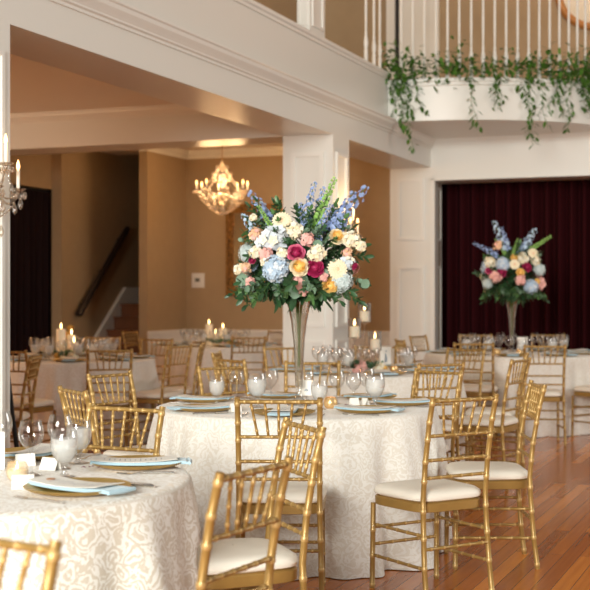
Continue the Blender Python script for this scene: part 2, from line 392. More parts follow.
# round wooden mirror on the upstairs wall
def ring_thing():
    c = W(1.28, 1.86, 5.34)
    t = thing('round_mirror', 'round honey-wood framed mirror hanging upstairs behind the balcony balusters', 'mirror', c)
    R_ = .50; r = MB(); rows = []
    for i in range(49):
        th = 2*PI*i/48; ctr = V*math.cos(th)+Vector((0, 0, 1))*math.sin(th)
        rows.append([ctr*(R_+.05*math.cos(k*PI/4))-U*(.045*math.sin(k*PI/4)) for k in range(8)])
    r.grid(rows, True); r.build('mirror_frame', M['roundwood'], t)
    g = MB(); b = len(g.v); g.v.append(Vector((0, 0, 0)))
    for i in range(48): g.v.append((V*math.cos(2*PI*i/48)+Vector((0, 0, 1))*math.sin(2*PI*i/48))*R_)
    for i in range(48): g.face((0, 1+i, 1+(i+1) % 48))
    g.build('mirror_glass', mat('pale_mirror_glass', (.80, .72, .58), .25, metal=.35), t)
ring_thing()

# ------------------------------------------------------------------ curtains
def curtain(name, pts_fn, n, z0, z1, amp, m, label, cat):
    r = MB(); rows = []
    for k in range(8):
        z = z0+(z1-z0)*k/7
        row = []
        for i in range(n+1):
            s_ = i/n; a, b, na, nb = pts_fn(s_)
            w_ = math.sin(s_*n*2*PI/12+.5*math.sin(s_*23))*amp*(1-.15*k/7)+.35*amp*math.sin(s_*n*2*PI/31+k*.08)
            row.append(W(a+na*w_, b+nb*w_, z))
        rows.append(row)
    r.grid(rows)
    o = r.build(name, m)
    return tag(o, label, cat)
curtain('stage_curtain', lambda s: (.95, -.45+s*4.0, 1, 0), 300, .01, 3.09, .085, M['curtain'], 'tall pleated burgundy velvet curtain filling the stage opening under the balcony', 'curtain')
curtain('doorway_curtain', lambda s: (-1.06-1.58*s, -4.91, 0, 1), 130, .02, 2.72, .025, M['curtain_dark'], 'nearly black maroon curtain hanging in the doorway left of the stairs', 'curtain')
r = MB(); r.tube([W(-1.05, -4.91, 2.735), W(-2.66, -4.91, 2.735)], .013); tag(r.build('curtain_rod', M['black']), 'thin dark rod holding the maroon doorway curtain', 'curtain rod')

# ------------------------------------------------------------------ stairs and handrail
st = MB(); s0 = -1.043+.30; riser = .178; run = .2
stair = thing('staircase', 'brown wooden stairs rising behind the left tan wall opening', 'stairs', W(s0, -4.14, 0))
so = W(s0, -4.14, 0)
def shift(mb, o):
    for v in mb.v: v -= o
    return mb
zt = 0
for i in range(7):
    m_ = MB(); abox(m_, s0+run*i, s0+run*(i+1)+.02, -4.69, -3.72, zt, zt+riser-.03); shift(m_, so).build('riser', M['stairwood'], stair, smooth=False)
    m_ = MB(); abox(m_, s0+run*i-.025, s0+run*(i+1)+.02, -4.69, -3.72, zt+riser-.03, zt+riser); shift(m_, so).build('tread', M['stairwood'], stair, smooth=False)
    zt += riser
m_ = MB(); abox(m_, s0+1.4, 3.05, -4.69, -3.60 if False else -3.72, zt-.03, zt+.0); shift(m_, so).build('landing', M['stairwood'], stair, smooth=False)
m_ = MB()
m_.hexa([W(s0-.1, -4.713, 0), W(s0-.1, -4.66, 0), W(s0+1.36, -4.66, 1.2), W(s0+1.36, -4.713, 1.2), W(s0-.1, -4.713, .28), W(s0-.1, -4.66, .28), W(s0+1.36, -4.66, 1.48), W(s0+1.36, -4.713, 1.48)])
abox(m_, s0+1.36, 2.9, -4.713, -4.66, 1.25, 1.48)
shift(m_, so).build('skirt_board', M['white2'], stair, smooth=False)
hr0 = W(-1.043+.30, -4.63, 1.12); hr1 = W(-1.043+1.64, -4.63, 2.33)
hr = thing('wall_handrail', 'dark wooden handrail sloping up the stair wall', 'handrail', hr0)
d = hr1-hr0
MB().tube([Vector((0, 0, -.02)), d*.02, d*.5, d*.98, d], [.045, .05, .042, .042, .03], 10).build('rail', M['darkwood'], hr)
for f in (.12, .5, .88):
    MB().tube([d*f, d*f-V*.085+Vector((0, 0, -.03))], .012).build('bracket', M['black'], hr)

# ------------------------------------------------------------------ things on the back wall
def on_back(b, z): return W(.345, b, z)
fr = thing('framed_mirror', 'large antique gilt framed mirror on the tan back wall behind the tall bouquet', 'mirror', on_back(-2.41, 1.98))
cb = on_back(-2.41, 1.98)
mw, mh = .56, .62
m_ = MB()
def fbox(m_, x0, x1, z0, z1, d0, d1): m_.hexa([V*x0-U*d0+Vector((0, 0, z0)), V*x1-U*d0+Vector((0, 0, z0)), V*x1-U*d1+Vector((0, 0, z0)), V*x0-U*d1+Vector((0, 0, z0)), V*x0-U*d0+Vector((0, 0, z1)), V*x1-U*d0+Vector((0, 0, z1)), V*x1-U*d1+Vector((0, 0, z1)), V*x0-U*d1+Vector((0, 0, z1))])
for w0, w1, dd in ((0, .12, .03), (.015, .045, .055), (.085, .11, .05)):
    fbox(m_, -mw+w0, -mw+w1, -mh+w0, mh-w0, 0, dd); fbox(m_, mw-w1, mw-w0, -mh+w0, mh-w0, 0, dd)
    fbox(m_, -mw+w1, mw-w1, -mh+w0, -mh+w1, 0, dd); fbox(m_, -mw+w1, mw-w1, mh-w1, mh-w0, 0, dd)
for i in range(-4, 5):
    for s_ in (-1, 1):
        m_.sphere(V*(s_*(mw-.065))-U*.035+Vector((0, 0, i*.125)), .028, 8, 5); m_.sphere(V*(i*.112)-U*.035+Vector((0, 0, s_*(mh-.065))), .028, 8, 5)
m_.build('mirror_frame', M['frame'], fr)
m_ = MB(); fbox(m_, -mw+.11, mw-.11, -mh+.11, mh-.11, 0, .012); m_.build('mirror_glass', M['mirror'], fr, smooth=False)
th_ = thing('thermostat', 'white wall control panel left of the gilt mirror', 'thermostat', on_back(-3.40, 1.57))
m_ = MB(); fbox(m_, -.09, .10, -.10, .10, 0, .012); m_.build('wall_plate', M['plastic'], th_, smooth=False)
m_ = MB(); fbox(m_, -.05, .08, -.06, .05, .012, .03); m_.build('housing', M['plastic'], th_, smooth=False)
m_ = MB(); fbox(m_, -.03, .04, -.02, .03, .03, .032); m_.build('display', M['lcd'], th_, smooth=False)

# ------------------------------------------------------------------ chair
def bamboo(mb, pts, r, rings, n=10, e=.011, k=1.28):
    pts = [Vector(p) for p in pts]
    L = [0]
    for i in range(1, len(pts)): L.append(L[-1]+(pts[i]-pts[i-1]).length)
    T = L[-1]
    def at(s):
        s = max(0, min(T, s))
        for i in range(1, len(L)):
            if s <= L[i]+1e-9: f = (s-L[i-1])/max(L[i]-L[i-1], 1e-9); return pts[i-1].lerp(pts[i], f)
        return pts[-1]
    ss = [(l, r) for l in L]
    for q in rings:
        s = q*T
        ss = [x for x in ss if abs(x[0]-s) > e*1.01 or x[0] in (0, T)]
        ss += [(s-e, r), (s-e*.55, r*k), (s+e*.55, r*k), (s+e, r)]
    ss = sorted(x for x in ss if 0 <= x[0] <= T)
    rows_p = [at(s) for s, _ in ss]; rr = [q for _, q in ss]
    base = len(mb.f)
    mb.tube(rows_p, rr, n)
    # knuckle rings take the lighter lacquer
    for i in range(len(rr)-1):
        if rr[i] > r*1.05 or rr[i+1] > r*1.05:
            for j in range(n): mb.mi[base+i*n+j] = 1
def make_chair():
    t = thing('chiavari_chair', 'x', 'chair')
    G = [M['gold'], M['goldring']]
    xs, xt = .185, .197
    def post(sx, s):
        return Vector((sx*(xs+(xt-xs)*max(0, s)), 0, 0))
    for sx in (-1, 1):
        pts = [(sx*.188, -.228, 0), (sx*.186, -.208, .16), (sx*.181, -.195, .34), (sx*.179, -.19, .46), (sx*.179, -.205, .62), (sx*.180, -.235, .80), (sx*.181, -.265, .92)]
        m = MB(); bamboo(m, pts, .0124, (.025, .17, .31, .44, .585, .68, .79, .875, .97), n=12, e=.009, k=1.17)
        m.build('back_post', G, t)
        m = MB(); bamboo(m, [(sx*.19, .185, 0), (sx*.187, .18, .40)], .0122, (.04, .38, .68), n=10, e=.008, k=1.17); m.build('front_leg', G, t)
    def yb(z): return -.19-.075*max(0, (z-.46)/.46)**1.35
    def rail(nm, z, r=.0095, k=8):
        m = MB(); y = yb(z); x = .179
        bamboo(m, [(-x, y, z), (x, y, z)], r, [(i+.5)/k for i in range(k)], n=8, e=.005, k=1.16); m.build(nm, G, t)
    rail('top_rail', .902, .0092, 6); rail('back_rail', .745, .0080, 6); rail('back_rail', .635, .0080, 6); rail('back_rail', .555, .0080, 6)
    for i in range(5):
        u_ = -1+.5*i
        m = MB(); bamboo(m, [(u_*.092, yb(.745), .745), (u_*.122, yb(.90), .90)], .0060, (.18, .5, .82), n=8, e=.006, k=1.25); m.build('spindle', G, t)
    def st(p, q, r=.0078, k=5):
        m = MB(); bamboo(m, [p, q], r, [(i+.5)/k for i in range(k)], n=8, e=.005, k=1.2); m.build('stretcher', G, t)
    for sx in (-1, 1):
        st((sx*.185, -.200, .30), (sx*.187, .18, .30)); st((sx*.187, -.218, .155), (sx*.187, .18, .155))
    st((-.187, .182, .285), (.187, .182, .285)); st((-.187, .183, .205), (.187, .183, .205)); st((-.184, -.205, .24), (.184, -.205, .24))
    # seat frame and cushion share a rounded trapezoid outline
    def outline(g=0., n=40):
        out = []
        for i in range(n):
            th = 2*PI*i/n; c, s = math.cos(th), math.sin(th)
            e_ = .42
            x = math.copysign(abs(c)**e_, c); y = math.copysign(abs(s)**e_, s)
            w = .200+.012*y
            out.append(((w+g)*x, (.195+g)*y-.0))
        return out
    m = MB(); rows = [[(x, y, z) for x, y in outline(g)] for g, z in ((-.012, .396), (.0, .40), (.002, .436), (-.006, .442))]
    m.grid(rows, True, True, True); m.build('seat_frame', M['gold'], t)
    m = MB(); rows = []
    for g, z in ((-.012, .443), (.002, .450), (.006, .462), (.0, .478), (-.016, .489), (-.045, .495)): rows.append([(x, y, z) for x, y in outline(g)])
    for f, z in ((.5, .500), (.02, .502)): rows.append([(x*f*.78, y*f*.78, z) for x, y in outline(0)])
    m.grid(rows, True, True, False); m.build('seat_cushion', M['cushion'], t)
    return t
SEATS = []
chair0 = make_chair()
first = [True]
def chair(tx, ty, fx, fy, label, group='gold chiavari chairs around the banquet tables'):
    f = Vector((fx, fy, 0)).normalized()
    o = chair0 if first[0] else copy_tree(chair0)
    first[0] = False
    p = Vector((tx, ty, 0))+f*.268
    SEATS.append((p.copy(), f.copy()))
    o.location = p
    o.rotation_euler = (0, 0, math.atan2(-f.x, f.y))
    o['label'] = label; o['group'] = group
    return o
CH = [
 (-.59, 2.48, -.53, -.85, 'gold chair nearest the camera, only its back top in view at the lower left corner'),
 (-.69, 5.32, -.48, -.87, 'gold chair on the far side of the front left table, facing the camera side'),
 (-.10, 3.45, -.88, .48, 'largest gold chair at the bottom centre, right of the front left table'),
 (.036, 4.61, -.94, -.35, 'gold chair with ivory seat turned left, just behind the bottom centre chair'),
 (-.072, 5.68, .03, 1, 'gold chair facing away, pulled up to the front of the middle bouquet table'),
 (.762, 5.80, -.53, .85, 'gold chair at the front right of the middle table, its legs fully visible'),
 (1.254, 6.69, -1, .0, 'gold chair seen edge-on standing alone on the wood floor at right'),
 (-.47, 8.30, .63, -.77, 'gold chair behind the left rear of the middle bouquet table, behind two goblets'),
 (.12, 8.90, -.07, -1, 'gold chair directly behind the trumpet vase of the middle table'),
 (.87, 7.86, -.75, -.66, 'gold chair at the right rear of the middle table'),
 (.98, 8.65, -.5, .86, 'gold chair just behind the right rear chair of the middle table'),
 (-1.08, 6.28, .87, .49, 'small slanted gold chair back left of the middle table, nearest of two'),
 (-1.08, 7.55, .84, -.54, 'gold chair angled toward the middle table, behind another at its left side'),
 (1.45, 11.0, -.65, -.76, 'gold chair at the right rear of the tall candle table'),
 (1.61, 9.23, -.86, .5, 'tall-looking gold chair turned left, behind the lone edge-on chair at right'),
 (1.78, 9.95, -.98, .2, 'gold chair turned left, half hidden behind the tall-looking one at right'),
 (.72, 11.62, -.1, -1, 'gold chair post behind the three stemmed candles'),
 (-.12, 11.35, .55, -.83, 'gold chair behind the trumpet vase to its left, at the candle table'),
 (-.63, 10.30, .98, -.1, 'gold chair seen edge-on left of the middle bouquet, behind the goblets'),
 (-.47, 9.24, .8, .6, 'gold chair facing right between the edge-on chair and the middle table'),
 (1.37, 14.55, .83, -.56, 'gold chair before the white end pier, at the far left of the curtain table'),
 (1.06, 13.2, 1, .15, 'gold chair facing right beside the framed photo, left end of the curtain table'),
 (2.08, 14.98, .02, -1, 'gold chair behind the curtain table, left of the far bouquet'),
 (2.93, 15.05, -.2, -1, 'gold chair behind the curtain table, right of the far bouquet'),
 (1.69, 12.30, .2, .98, 'gold chair in front of the curtain table at its left end'),
 (2.26, 11.75, .04, 1, 'gold chair standing in front of the curtain table below the far bouquet'),
 (3.10, 12.30, -.6, .8, 'gold chair cut by the right edge, only ivory seat and legs showing'),
 (-2.36, 10.62, .35, .94, 'gold chair beside the near left pier, facing the three-candle table'),
 (-1.925, 9.68, -1, .02, 'gold chair seen nearly edge-on just right of the near left pier'),
 (-1.54, 10.82, -.25, .96, 'gold chair facing away at the front of the three-candle table at left'),
 (-1.03, 11.7, -.87, .5, 'gold chair with wide ivory seat at the right of the left candle table'),
 (-2.06, 16.15, .9, -.35, 'gold chair below the stairs, left of the back room table'),
 (-1.43, 13.5, -.4, -.9, 'gold chair behind the left candle table, facing the camera side'),
 (-2.08, 14.1, .05, -1, 'small distant gold chair behind the glasses of the left candle table'),
 (-.865, 12.3, -1, .02, 'gold chair seen edge-on in front of the back room table cloth'),
 (-.50, 14.1, -.25, .97, 'gold chair facing the back room table, right of its candles'),
 (-.22, 16.45, -.8, -.6, 'gold chair beyond the back room table, against the middle white pier'),
]
for q in CH: chair(*q)

# ------------------------------------------------------------------ tables
ZT = .765
def cloth(x, y, R, seed, label, m, nf=13, amp=.042):
    rnd = random.Random(seed)
    n = 260
    ph = [(rnd.uniform(0, 2*PI), rnd.uniform(.6, 1.)) for _ in range(4)]
    def fold(th):
        s = math.sin(nf*th+ph[0][0]+.9*math.sin(2*th+ph[1][0]))
        s2 = math.sin((nf*2+3)*th+ph[2][0]+.7*math.sin(3*th+ph[3][0]))
        return .78*s+.32*s2
    mb = MB(); uv = []
    rows = []
    def ring(r, z): return [(r*math.cos(2*PI*j/n), r*math.sin(2*PI*j/n), z) for j in range(n)]
    # where a chair is tucked in, its seat pushes the hanging cloth inwards
    lim = []
    for j in range(n):
        th = 2*PI*j/n+PI/2; dx, dy = math.cos(th), math.sin(th); q = 9.
        for p, f in SEATS:
            if (p.x-x)**2+(p.y-y)**2 > 2.2: continue
            r = .42
            while r < R+.16:
                vx, vy = x+dx*r-p.x, y+dy*r-p.y
                if abs(vx*f.y-vy*f.x) < .222 and -.23 < vx*f.x+vy*f.y < .215: q = min(q, r); break
                r += .01
        lim.append(q)
    lim = [min(lim[(j+k) % n] for k in (-2, -1, 0, 1, 2)) for j in range(n)]
    lim = [min(q, R+.13) for q in lim]
    lim = [sum(lim[(j+k) % n] for k in range(-5, 6))/11 for j in range(n)]
    def dent(r, j, z):
        if lim[j] > R+.125: return r
        w_ = max(0, min(1, (ZT-.03-z)/.20)); top_ = R+.004+.24*w_
        return min(r, top_+(lim[j]-.02-top_)*w_)
    base_r = [.001, R*.25, R*.5, R*.75, R*.93, R-.012, R-.002]
    zz = [ZT]*5+[ZT-.001, ZT-.005]
    for r, z in zip(base_r, zz):
        rows.append(ring(r, z)); uv += [(r*math.cos(2*PI*j/n), r*math.sin(2*PI*j/n)) for j in range(n)]
    K = 20
    for k in range(K+1):
        f = k/K; z = ZT-.012-(ZT-.016)*f
        row = []
        for j in range(n):
            th = 2*PI*j/n
            fo = fold(th)
            a = amp*(f**.75)*1.25
            r = R+.004+.095*f**.9+a*fo+(.02*max(0, f-.9)/.1)*math.sin(th*nf*1.5+ph[1][0])
            r = dent(r, j, z)
            row.append((r*math.cos(th), r*math.sin(th), max(z, .004)))
            uv.append((th*R*1.05+20, -z*1.0))
        rows.append(row)
    mb.grid(rows, True); mb.uv = uv
    # close the seam of the skirt pattern by leaving it on the far side
    o = mb.build('tablecloth', m, smooth=True, loc=(x, y, 0), rz=PI/2)
    return tag(o, label, 'tablecloth')
T1 = (-1.11, 4.30); T2 = (.006, 7.10); T3 = (.558, 10.37); T4 = (2.27, 13.5); T5 = (-2.10, 12.36); T6 = (-.966, 15.7)
cloth(*T1, .762, 1, 'floor-length beige and cream scroll damask cloth over the front left round table', M['damask'], nf=12, amp=.045)
cloth(*T2, .762, 5, 'floor-length ivory damask cloth on the middle round table under the tall bouquet', M['damask_lit'], nf=12, amp=.06)
cloth(*T3, .762, 3, 'ivory cloth on the round table with three tall glass candle holders', M['cloth'])
cloth(*T4, .91, 4, 'long ivory cloth on the wide round table before the burgundy curtain', M['cloth'], nf=18)
cloth(*T5, .762, 6, 'ivory cloth on the left round table with three pillar candles near the stairs', M['cloth'])
cloth(*T6, .762, 8, 'ivory cloth on the farthest round table below the crystal chandelier', M['cloth'])

# ------------------------------------------------------------------ tableware
Z0 = ZT+.0012
def wineglass_meshes():
    g = MB(); g.lathe([(.0005, .002), (.034, .0), (.035, .002), (.018, .005), (.006, .010), (.0045, .03), (.0045, .07), (.008, .082), (.024, .095), (.038, .115), (.0425, .135), (.041, .155), (.034, .182), (.0335, .183)], n=28)
    w = MB(); w.lathe([(.0005, 0), (.036, 0), (.037, .003), (.020, .006), (.010, .012), (.007, .025), (.009, .036), (.013, .044), (.028, .056), (.041, .078), (.0455, .105), (.044, .13), (.040, .155), (.0395, .156)], n=28)
    l = MB(); l.lathe([(.0005, .049), (.020, .053), (.037, .077), (.0425, .105), (.0415, .126), (.0415, .128), (.0005, .128)], n=24)
    return g.mesh('wine_glass', M['glass']), w.mesh('water_goblet', M['glass']), l.mesh('water', M['water'])
WG, GB, LQ = wineglass_meshes()
def wine(x, y, label, s=1., group=None):
    t = inst('wine_glass', WG, None, (x, y, Z0), scale=s); return tag(t, label, 'glass', group)
def goblet(x, y, label, s=1., group=None):
    t = inst('water_goblet', GB, None, (x, y, Z0), scale=s); tag(t, label, 'glass', group)
    inst('iced_water', LQ, t); return t
cm = MB(); cm.lathe([(.0005, .004), (.10, .004), (.112, .007), (.150, .015), (.163, .0215), (.165, .020), (.150, .011), (.112, .002), (.10, 0), (.0005, 0)], n=56)
CHG = cm.mesh('charger_plate', M['charger'])
def strip(L0, L1, w, z, th, sag=0., drop0=0., drop1=0., n=14, xs=6):
    # strip along local +x between L0 and L1 with bends at its ends
    mb = MB(); top = []; bot = []
    for i in range(n+1):
        x = L0+(L1-L0)*i/n; f = i/n
        zz = z+sag*(2*f-1)**2-drop1*max(0, (f-.86)/.14)**1.5-drop0*max(0, (.14-f)/.14)**1.5
        top.append((x, zz))
    rows = []
    for x, zz in top: rows.append([(x, -w/2, zz), (x, w/2, zz), (x, w/2, zz+th), (x, -w/2, zz+th)])
    mb.grid(rows, True, True, True); return mb
def napkin_mesh():
    mb = MB()
    for k, (w, dz, L1) in enumerate(((.118, 0, .186), (.112, .003, .180), (.106, .006, .172))):
        q = strip(-.160, L1, w, .0115+dz, .0028, .007, .0, .004)
        b = len(mb.v); mb.v += q.v; mb.f += [tuple(i+b for i in f) for f in q.f]; mb.mi += q.mi
    # rolled fold at the diner end
    mb.tube([(.182, -.058, .018), (.187, 0, .017), (.182, .058, .018)], [.006, .007, .006], 10)
    return mb.mesh('napkin', M['napkin'])
NAP = napkin_mesh()
MEN = strip(-.158, .140, .122, .0215, .0015, .010).mesh('menu_card', M['paper'], smooth=True)
mk = MB(); rndm = random.Random(3)
for i in range(12):
    x = -.115+i*.018; hw = rndm.uniform(.012, .036)
    f = (x+.158)/.298; zz = .0215+.010*(2*f-1)**2+.0018
    f2 = (x+.003+.158)/.298; z2 = .0215+.010*(2*f2-1)**2+.0018
    b = len(mk.v); mk.v += [Vector((x, -hw, zz)), Vector((x+.003, -hw, z2)), Vector((x+.003, hw, z2)), Vector((x, hw, zz))]; mk.face((b, b+1, b+2, b+3))
MTX = mk.mesh('menu_print', M['ink'])
sl = MB(); sl.lathe([(.0003, 0), (.013, 0), (.0145, .001), (.013, .003), (.009, .0028), (.0003, .0025)], n=16); SEAL = sl.mesh('wax_seal', M['wax'])
def fork_mesh():
    m = MB()
    for j in range(4): m.tube([(-.095, -.0095+.0063*j, .006), (-.06, -.0095+.0063*j, .0035)], .0014, 6)
    m.hexa([(-.062, -.012, .002), (-.035, -.006, .0015), (-.035, .006, .0015), (-.062, .012, .002), (-.062, -.012, .004), (-.035, -.006, .0035), (-.035, .006, .0035), (-.062, .012, .004)])
    m.tube([(-.04, 0, .0025), (0, 0, .006), (.06, 0, .005), (.098, 0, .003)], [.003, .0028, .0045, .0055], 8)
    return m.mesh('fork', M['steel'])
def knife_mesh():
    m = MB()
    m.hexa([(-.115, -.002, .001), (-.01, -.008, .001), (-.01, .008, .001), (-.11, .010, .001), (-.115, -.002, .0022), (-.01, -.007, .003), (-.01, .007, .003), (-.11, .009, .0022)])
    m.tube([(-.012, 0, .004), (.03, 0, .005), (.10, 0, .0055), (.112, 0, .004)], [.005, .0055, .007, .004], 8)
    return m.mesh('knife', M['steel'])
FORK, KNIFE = fork_mesh(), knife_mesh()
def setting(x, y, c, names, full=True, group=None, seal=False, silver=True, dang=0.):
    # names: labels for charger, napkin, menu, fork, knife
    ang = math.atan2(y-c[1], x-c[0])+dang
    def pl(nm, me, dx=0, dy=0, dz=0, lab=None, cat=None):
        o = bpy.data.objects.new(nm, me); C.objects.link(o)
        ca, sa = math.cos(ang), math.sin(ang)
        o.location = (x+ca*dx-sa*dy, y+sa*dx+ca*dy, Z0+dz); o.rotation_euler = (0, 0, ang)
        return tag(o, lab, cat, group and group+' '+cat+'s')
    pl('charger_plate', CHG, lab=names[0], cat='plate')
    pl('napkin', NAP, lab=names[1], cat='napkin')
    o = pl('menu_card', MEN, dz=.0005, lab=names[2], cat='menu')
    if full: inst('menu_print', MTX, o)
    if seal: inst('wax_seal', SEAL, o, (-.115, .0, .0285))
    if silver:
        pl('fork', FORK, 0.03, -.195, lab=names[3], cat='fork'); pl('knife', KNIFE, 0.03, .195, lab=names[4], cat='knife')
def nm(where): return [f'gold charger plate {where}', f'folded light blue napkin {where}', f'cream menu card {where}', f'silver fork {where}', f'silver knife {where}']
setting(-.668, 3.99, T1, nm('at the front of the front left table, nearest the viewer'), seal=True)
setting(-.555, 4.57, T1, nm('at the right side of the front left table'), dang=-.35)
setting(-.96, 4.85, T1, nm('at the rear of the front left table, behind the glasses'), dang=.0)
setting(-.475, 6.80, T2, nm('at the left front of the middle bouquet table'), dang=-.1)
setting(-.515, 7.38, T2, nm('at the left side of the middle table, behind the water goblet'), dang=.25)
setting(-.06, 6.55, T2, nm('behind the chair in front of the middle table'))
setting(.37, 6.71, T2, nm('at the right front of the middle table beside the place cards'), dang=.45)
setting(.59, 7.17, T2, nm('at the right edge of the middle table'), dang=-.1)
setting(.43, 7.56, T2, nm('at the right rear of the middle table'))
setting(-.11, 7.66, T2, nm('at the rear of the middle table, left of the trumpet vase'), dang=.6)

# glasses of the two near tables
goblet(-.765, 4.31, 'filled water goblet in front on the front left table', 1.0)
wine(-.885, 4.36, 'empty wine glass left of the votive on the front left table', 1.)
wine(-.815, 4.51, 'empty wine glass behind the filled goblet on the front left table', 1.03)
goblet(-.775, 4.66, 'filled water goblet rearmost on the front left table', 1.0)
wine(-1.035, 4.55, 'wine glass cut by the left edge of the photo', 1.08)
goblet(-.432, 7.16, 'water goblet at the left of the middle table', 1.0)
wine(-.325, 7.22, 'empty wine glass right of the leftmost goblet on the middle table', 1.0)
goblet(-.205, 7.00, 'water goblet left of the trumpet vase, in front', 1.18)
wine(-.136, 7.36, 'empty wine glass just left of the trumpet vase, behind', 1.0)
goblet(.128, 6.86, 'water goblet right of the trumpet vase beside the gold votive', .98)
wine(.232, 7.18, 'empty wine glass right of the gold votive on the middle table', 1.02)
wine(.320, 7.10, 'empty wine glass between two others at right of the middle table', 1.0)
goblet(.428, 6.96, 'largest water goblet above the right front plate of the middle table', 1.2)
wine(.40, 7.24, 'wine glass hidden behind the largest goblet of the middle table', 1.08)
wine(.07, 7.42, 'wine glass behind the number card of the middle table', .95)

def votive(x, y, label, r=.04, h=.065, closed=False):
    t = thing('votive_candle', label, 'candle', (x, y, Z0))
    m = MB(); m.lathe([(.0005, 0), (r*.62, 0), (r*.80, h*.08), (r*.94, h*.25), (r, h*.48), (r*.96, h*.68), (r*.84, h*.86), (r*.72, h), (r*.68, h), (r*.88, h*.84), (r*.95, h*.5), (r*.9, h*.25), (r*.66, .004)], n=24)
    m.build('mercury_glass_cup', M['mercury'] if closed else M['vot'], t)
    m = MB(); m.lathe([(.0005, .004), (r*.62, .004), (r*.8, h*.3), (r*.82, h*.55), (.0005, h*.55)], n=20); m.build('wax', M['wax_white'], t)
    m = MB(); m.lathe([(.0005, h*.58), (.004, h*.62), (.0055, h*.72), (.003, h*.88), (.0004, h*1.0)], n=10); m.build('flame', M['flame'], t)
    return t
M['vot'] = milky('gold_tinted_glass', (.74, .58, .34), .28)
votive(-.905, 4.235, 'gold glass votive candle on the front left table', .038, .062)
votive(.190, 6.93, 'round gold mercury votive on the middle table, right of the vase', .038, .06, True)

def tent(x, y, rz, label, w=.068, h=.042):
    m = MB()
    m.grid([[(-w/2, -h*.45, 0), (w/2, -h*.45, 0)], [(-w/2, 0, h), (w/2, 0, h)], [(-w/2, h*.45, 0), (w/2, h*.45, 0)]])
    o = m.build('place_card', M['paper'], smooth=False, loc=(x, y, Z0), rz=rz)
    s = o.modifiers.new('solid', 'SOLIDIFY'); s.thickness = .0008
    return tag(o, label, 'place card')
tent(-.955, 4.60, .35, 'white tent place card behind the empty wine glass on the front left table')
tent(-.845, 4.49, -.5, 'white tent place card between the glasses on the front left table', .07)
tent(-.85, 4.06, .2, 'cream tent place card beside the menu with a wax seal')
tent(.315, 6.93, .3, 'white place card left of the right front plate on the middle table', .05, .055)
tent(.375, 6.98, -.9, 'smaller cream place card under the largest goblet of the middle table', .045, .05)
tent(-.31, 6.74, .5, 'white place card beside the left front plate of the middle table', .06)

def card_stand(x, y, label, w, h, tz=0., mark=True):
    t = thing('table_number_card', label, 'table card', (x, y, Z0))
    m = MB(); m.box(-w/2, w/2, -.002, .002, tz, tz+h); m.build('card', M['paper'], t, smooth=False)
    if mark:
        m = MB(); m.tube([(-w*.10, -.0035, tz+h*.30), (-w*.02, -.0035, tz+h*.42), (w*.08, -.0035, tz+h*.38)], .003, 6); m.tube([(w*.02, -.0035, tz+h*.28), (w*.14, -.0035, tz+h*.36)], .0025, 6); m.build('print', M['photo_ink'], t)
    m = MB(); m.box(-w/2-.004, w/2+.004, -.02, .02, 0, .006) if tz < .02 else m.lathe([(.0005, 0), (.03, 0), (.03, .004), (.004, .01), (.003, tz), (.0005, tz)], n=14)
    m.build('base', M['glass'], t, smooth=False)
    return t
card_stand(.062, 7.16, 'small white table number card just right of the trumpet vase', .078, .085, .05)
card_stand(-1.055, 4.50, 'white card at the left edge of the photo on the front left table', .10, .13, .0, False)

# scattered dried petals
rp = random.Random(5)
def petals(cx, cy, label, n=7, z=0.):
    t = thing('dried_petals', label, 'petals', (cx, cy, Z0+z))
    for i in range(n):
        m = MB(); a = rp.uniform(0, 6.28); L = rp.uniform(.008, .014); x, y = rp.uniform(-.04, .04), rp.uniform(-.02, .02)
        d = Vector((math.cos(a), math.sin(a), 0)); e = Vector((-d.y, d.x, 0))*L*.4; p = Vector((x, y, .0015))
        m.grid([[p-d*L, p-d*L], [p-e+Vector((0, 0, .002)), p+e+Vector((0, 0, .003))], [p+d*L, p+d*L]]); m.build('petal', M['petalred'], t)
petals(-.775, 4.155, 'burgundy dried petals scattered left of the nearest menu card')
petals(-.70, 4.40, 'burgundy petals beside the second menu of the front left table', 8, .02)
petals(.30, 6.72, 'dark petals beside the right front menu of the middle table', 6, .035)

# far tables: rings of settings, look-alikes share a label and a group
def clear(x, y): return not (abs(x/y-.0700) < .0075 and 9.6 < y < 10.8)
def ring_table(c, R, where, k, a0, skip=(), glasses=True):
    for i in range(k):
        if i in skip: continue
        th = a0+2*PI*i/k
        x, y = c[0]+(R-.19)*math.cos(th), c[1]+(R-.19)*math.sin(th)
        setting(x, y, c, [f'gold charger plate {where}', f'light blue napkin {where}', f'cream menu card {where}', '', ''], full=False, group=where+':', silver=False)
        x, y = c[0]+(R-.40)*math.cos(th+.17), c[1]+(R-.40)*math.sin(th+.17)
        if clear(x, y): goblet(x, y, f'filled water goblet {where}', 1.05, where+': goblets')
        x, y = c[0]+(R-.38)*math.cos(th-.08), c[1]+(R-.38)*math.sin(th-.08)
        if clear(x, y): wine(x, y, f'empty wine glass {where}', 1.08, where+': wine glasses')
        x, y = c[0]+(R-.47)*math.cos(th-.34), c[1]+(R-.47)*math.sin(th-.34)
        if clear(x, y): wine(x, y, f'empty wine glass {where}', 1.02, where+': wine glasses')
ring_table(T3, .762, 'on the tall candle holder table', 8, .2)
ring_table(T4, .91, 'on the far table before the burgundy curtain', 9, .35)
ring_table(T5, .762, 'on the left pillar candle table', 8, .1)
ring_table(T6, .762, 'on the farthest table under the chandelier', 8, .3)

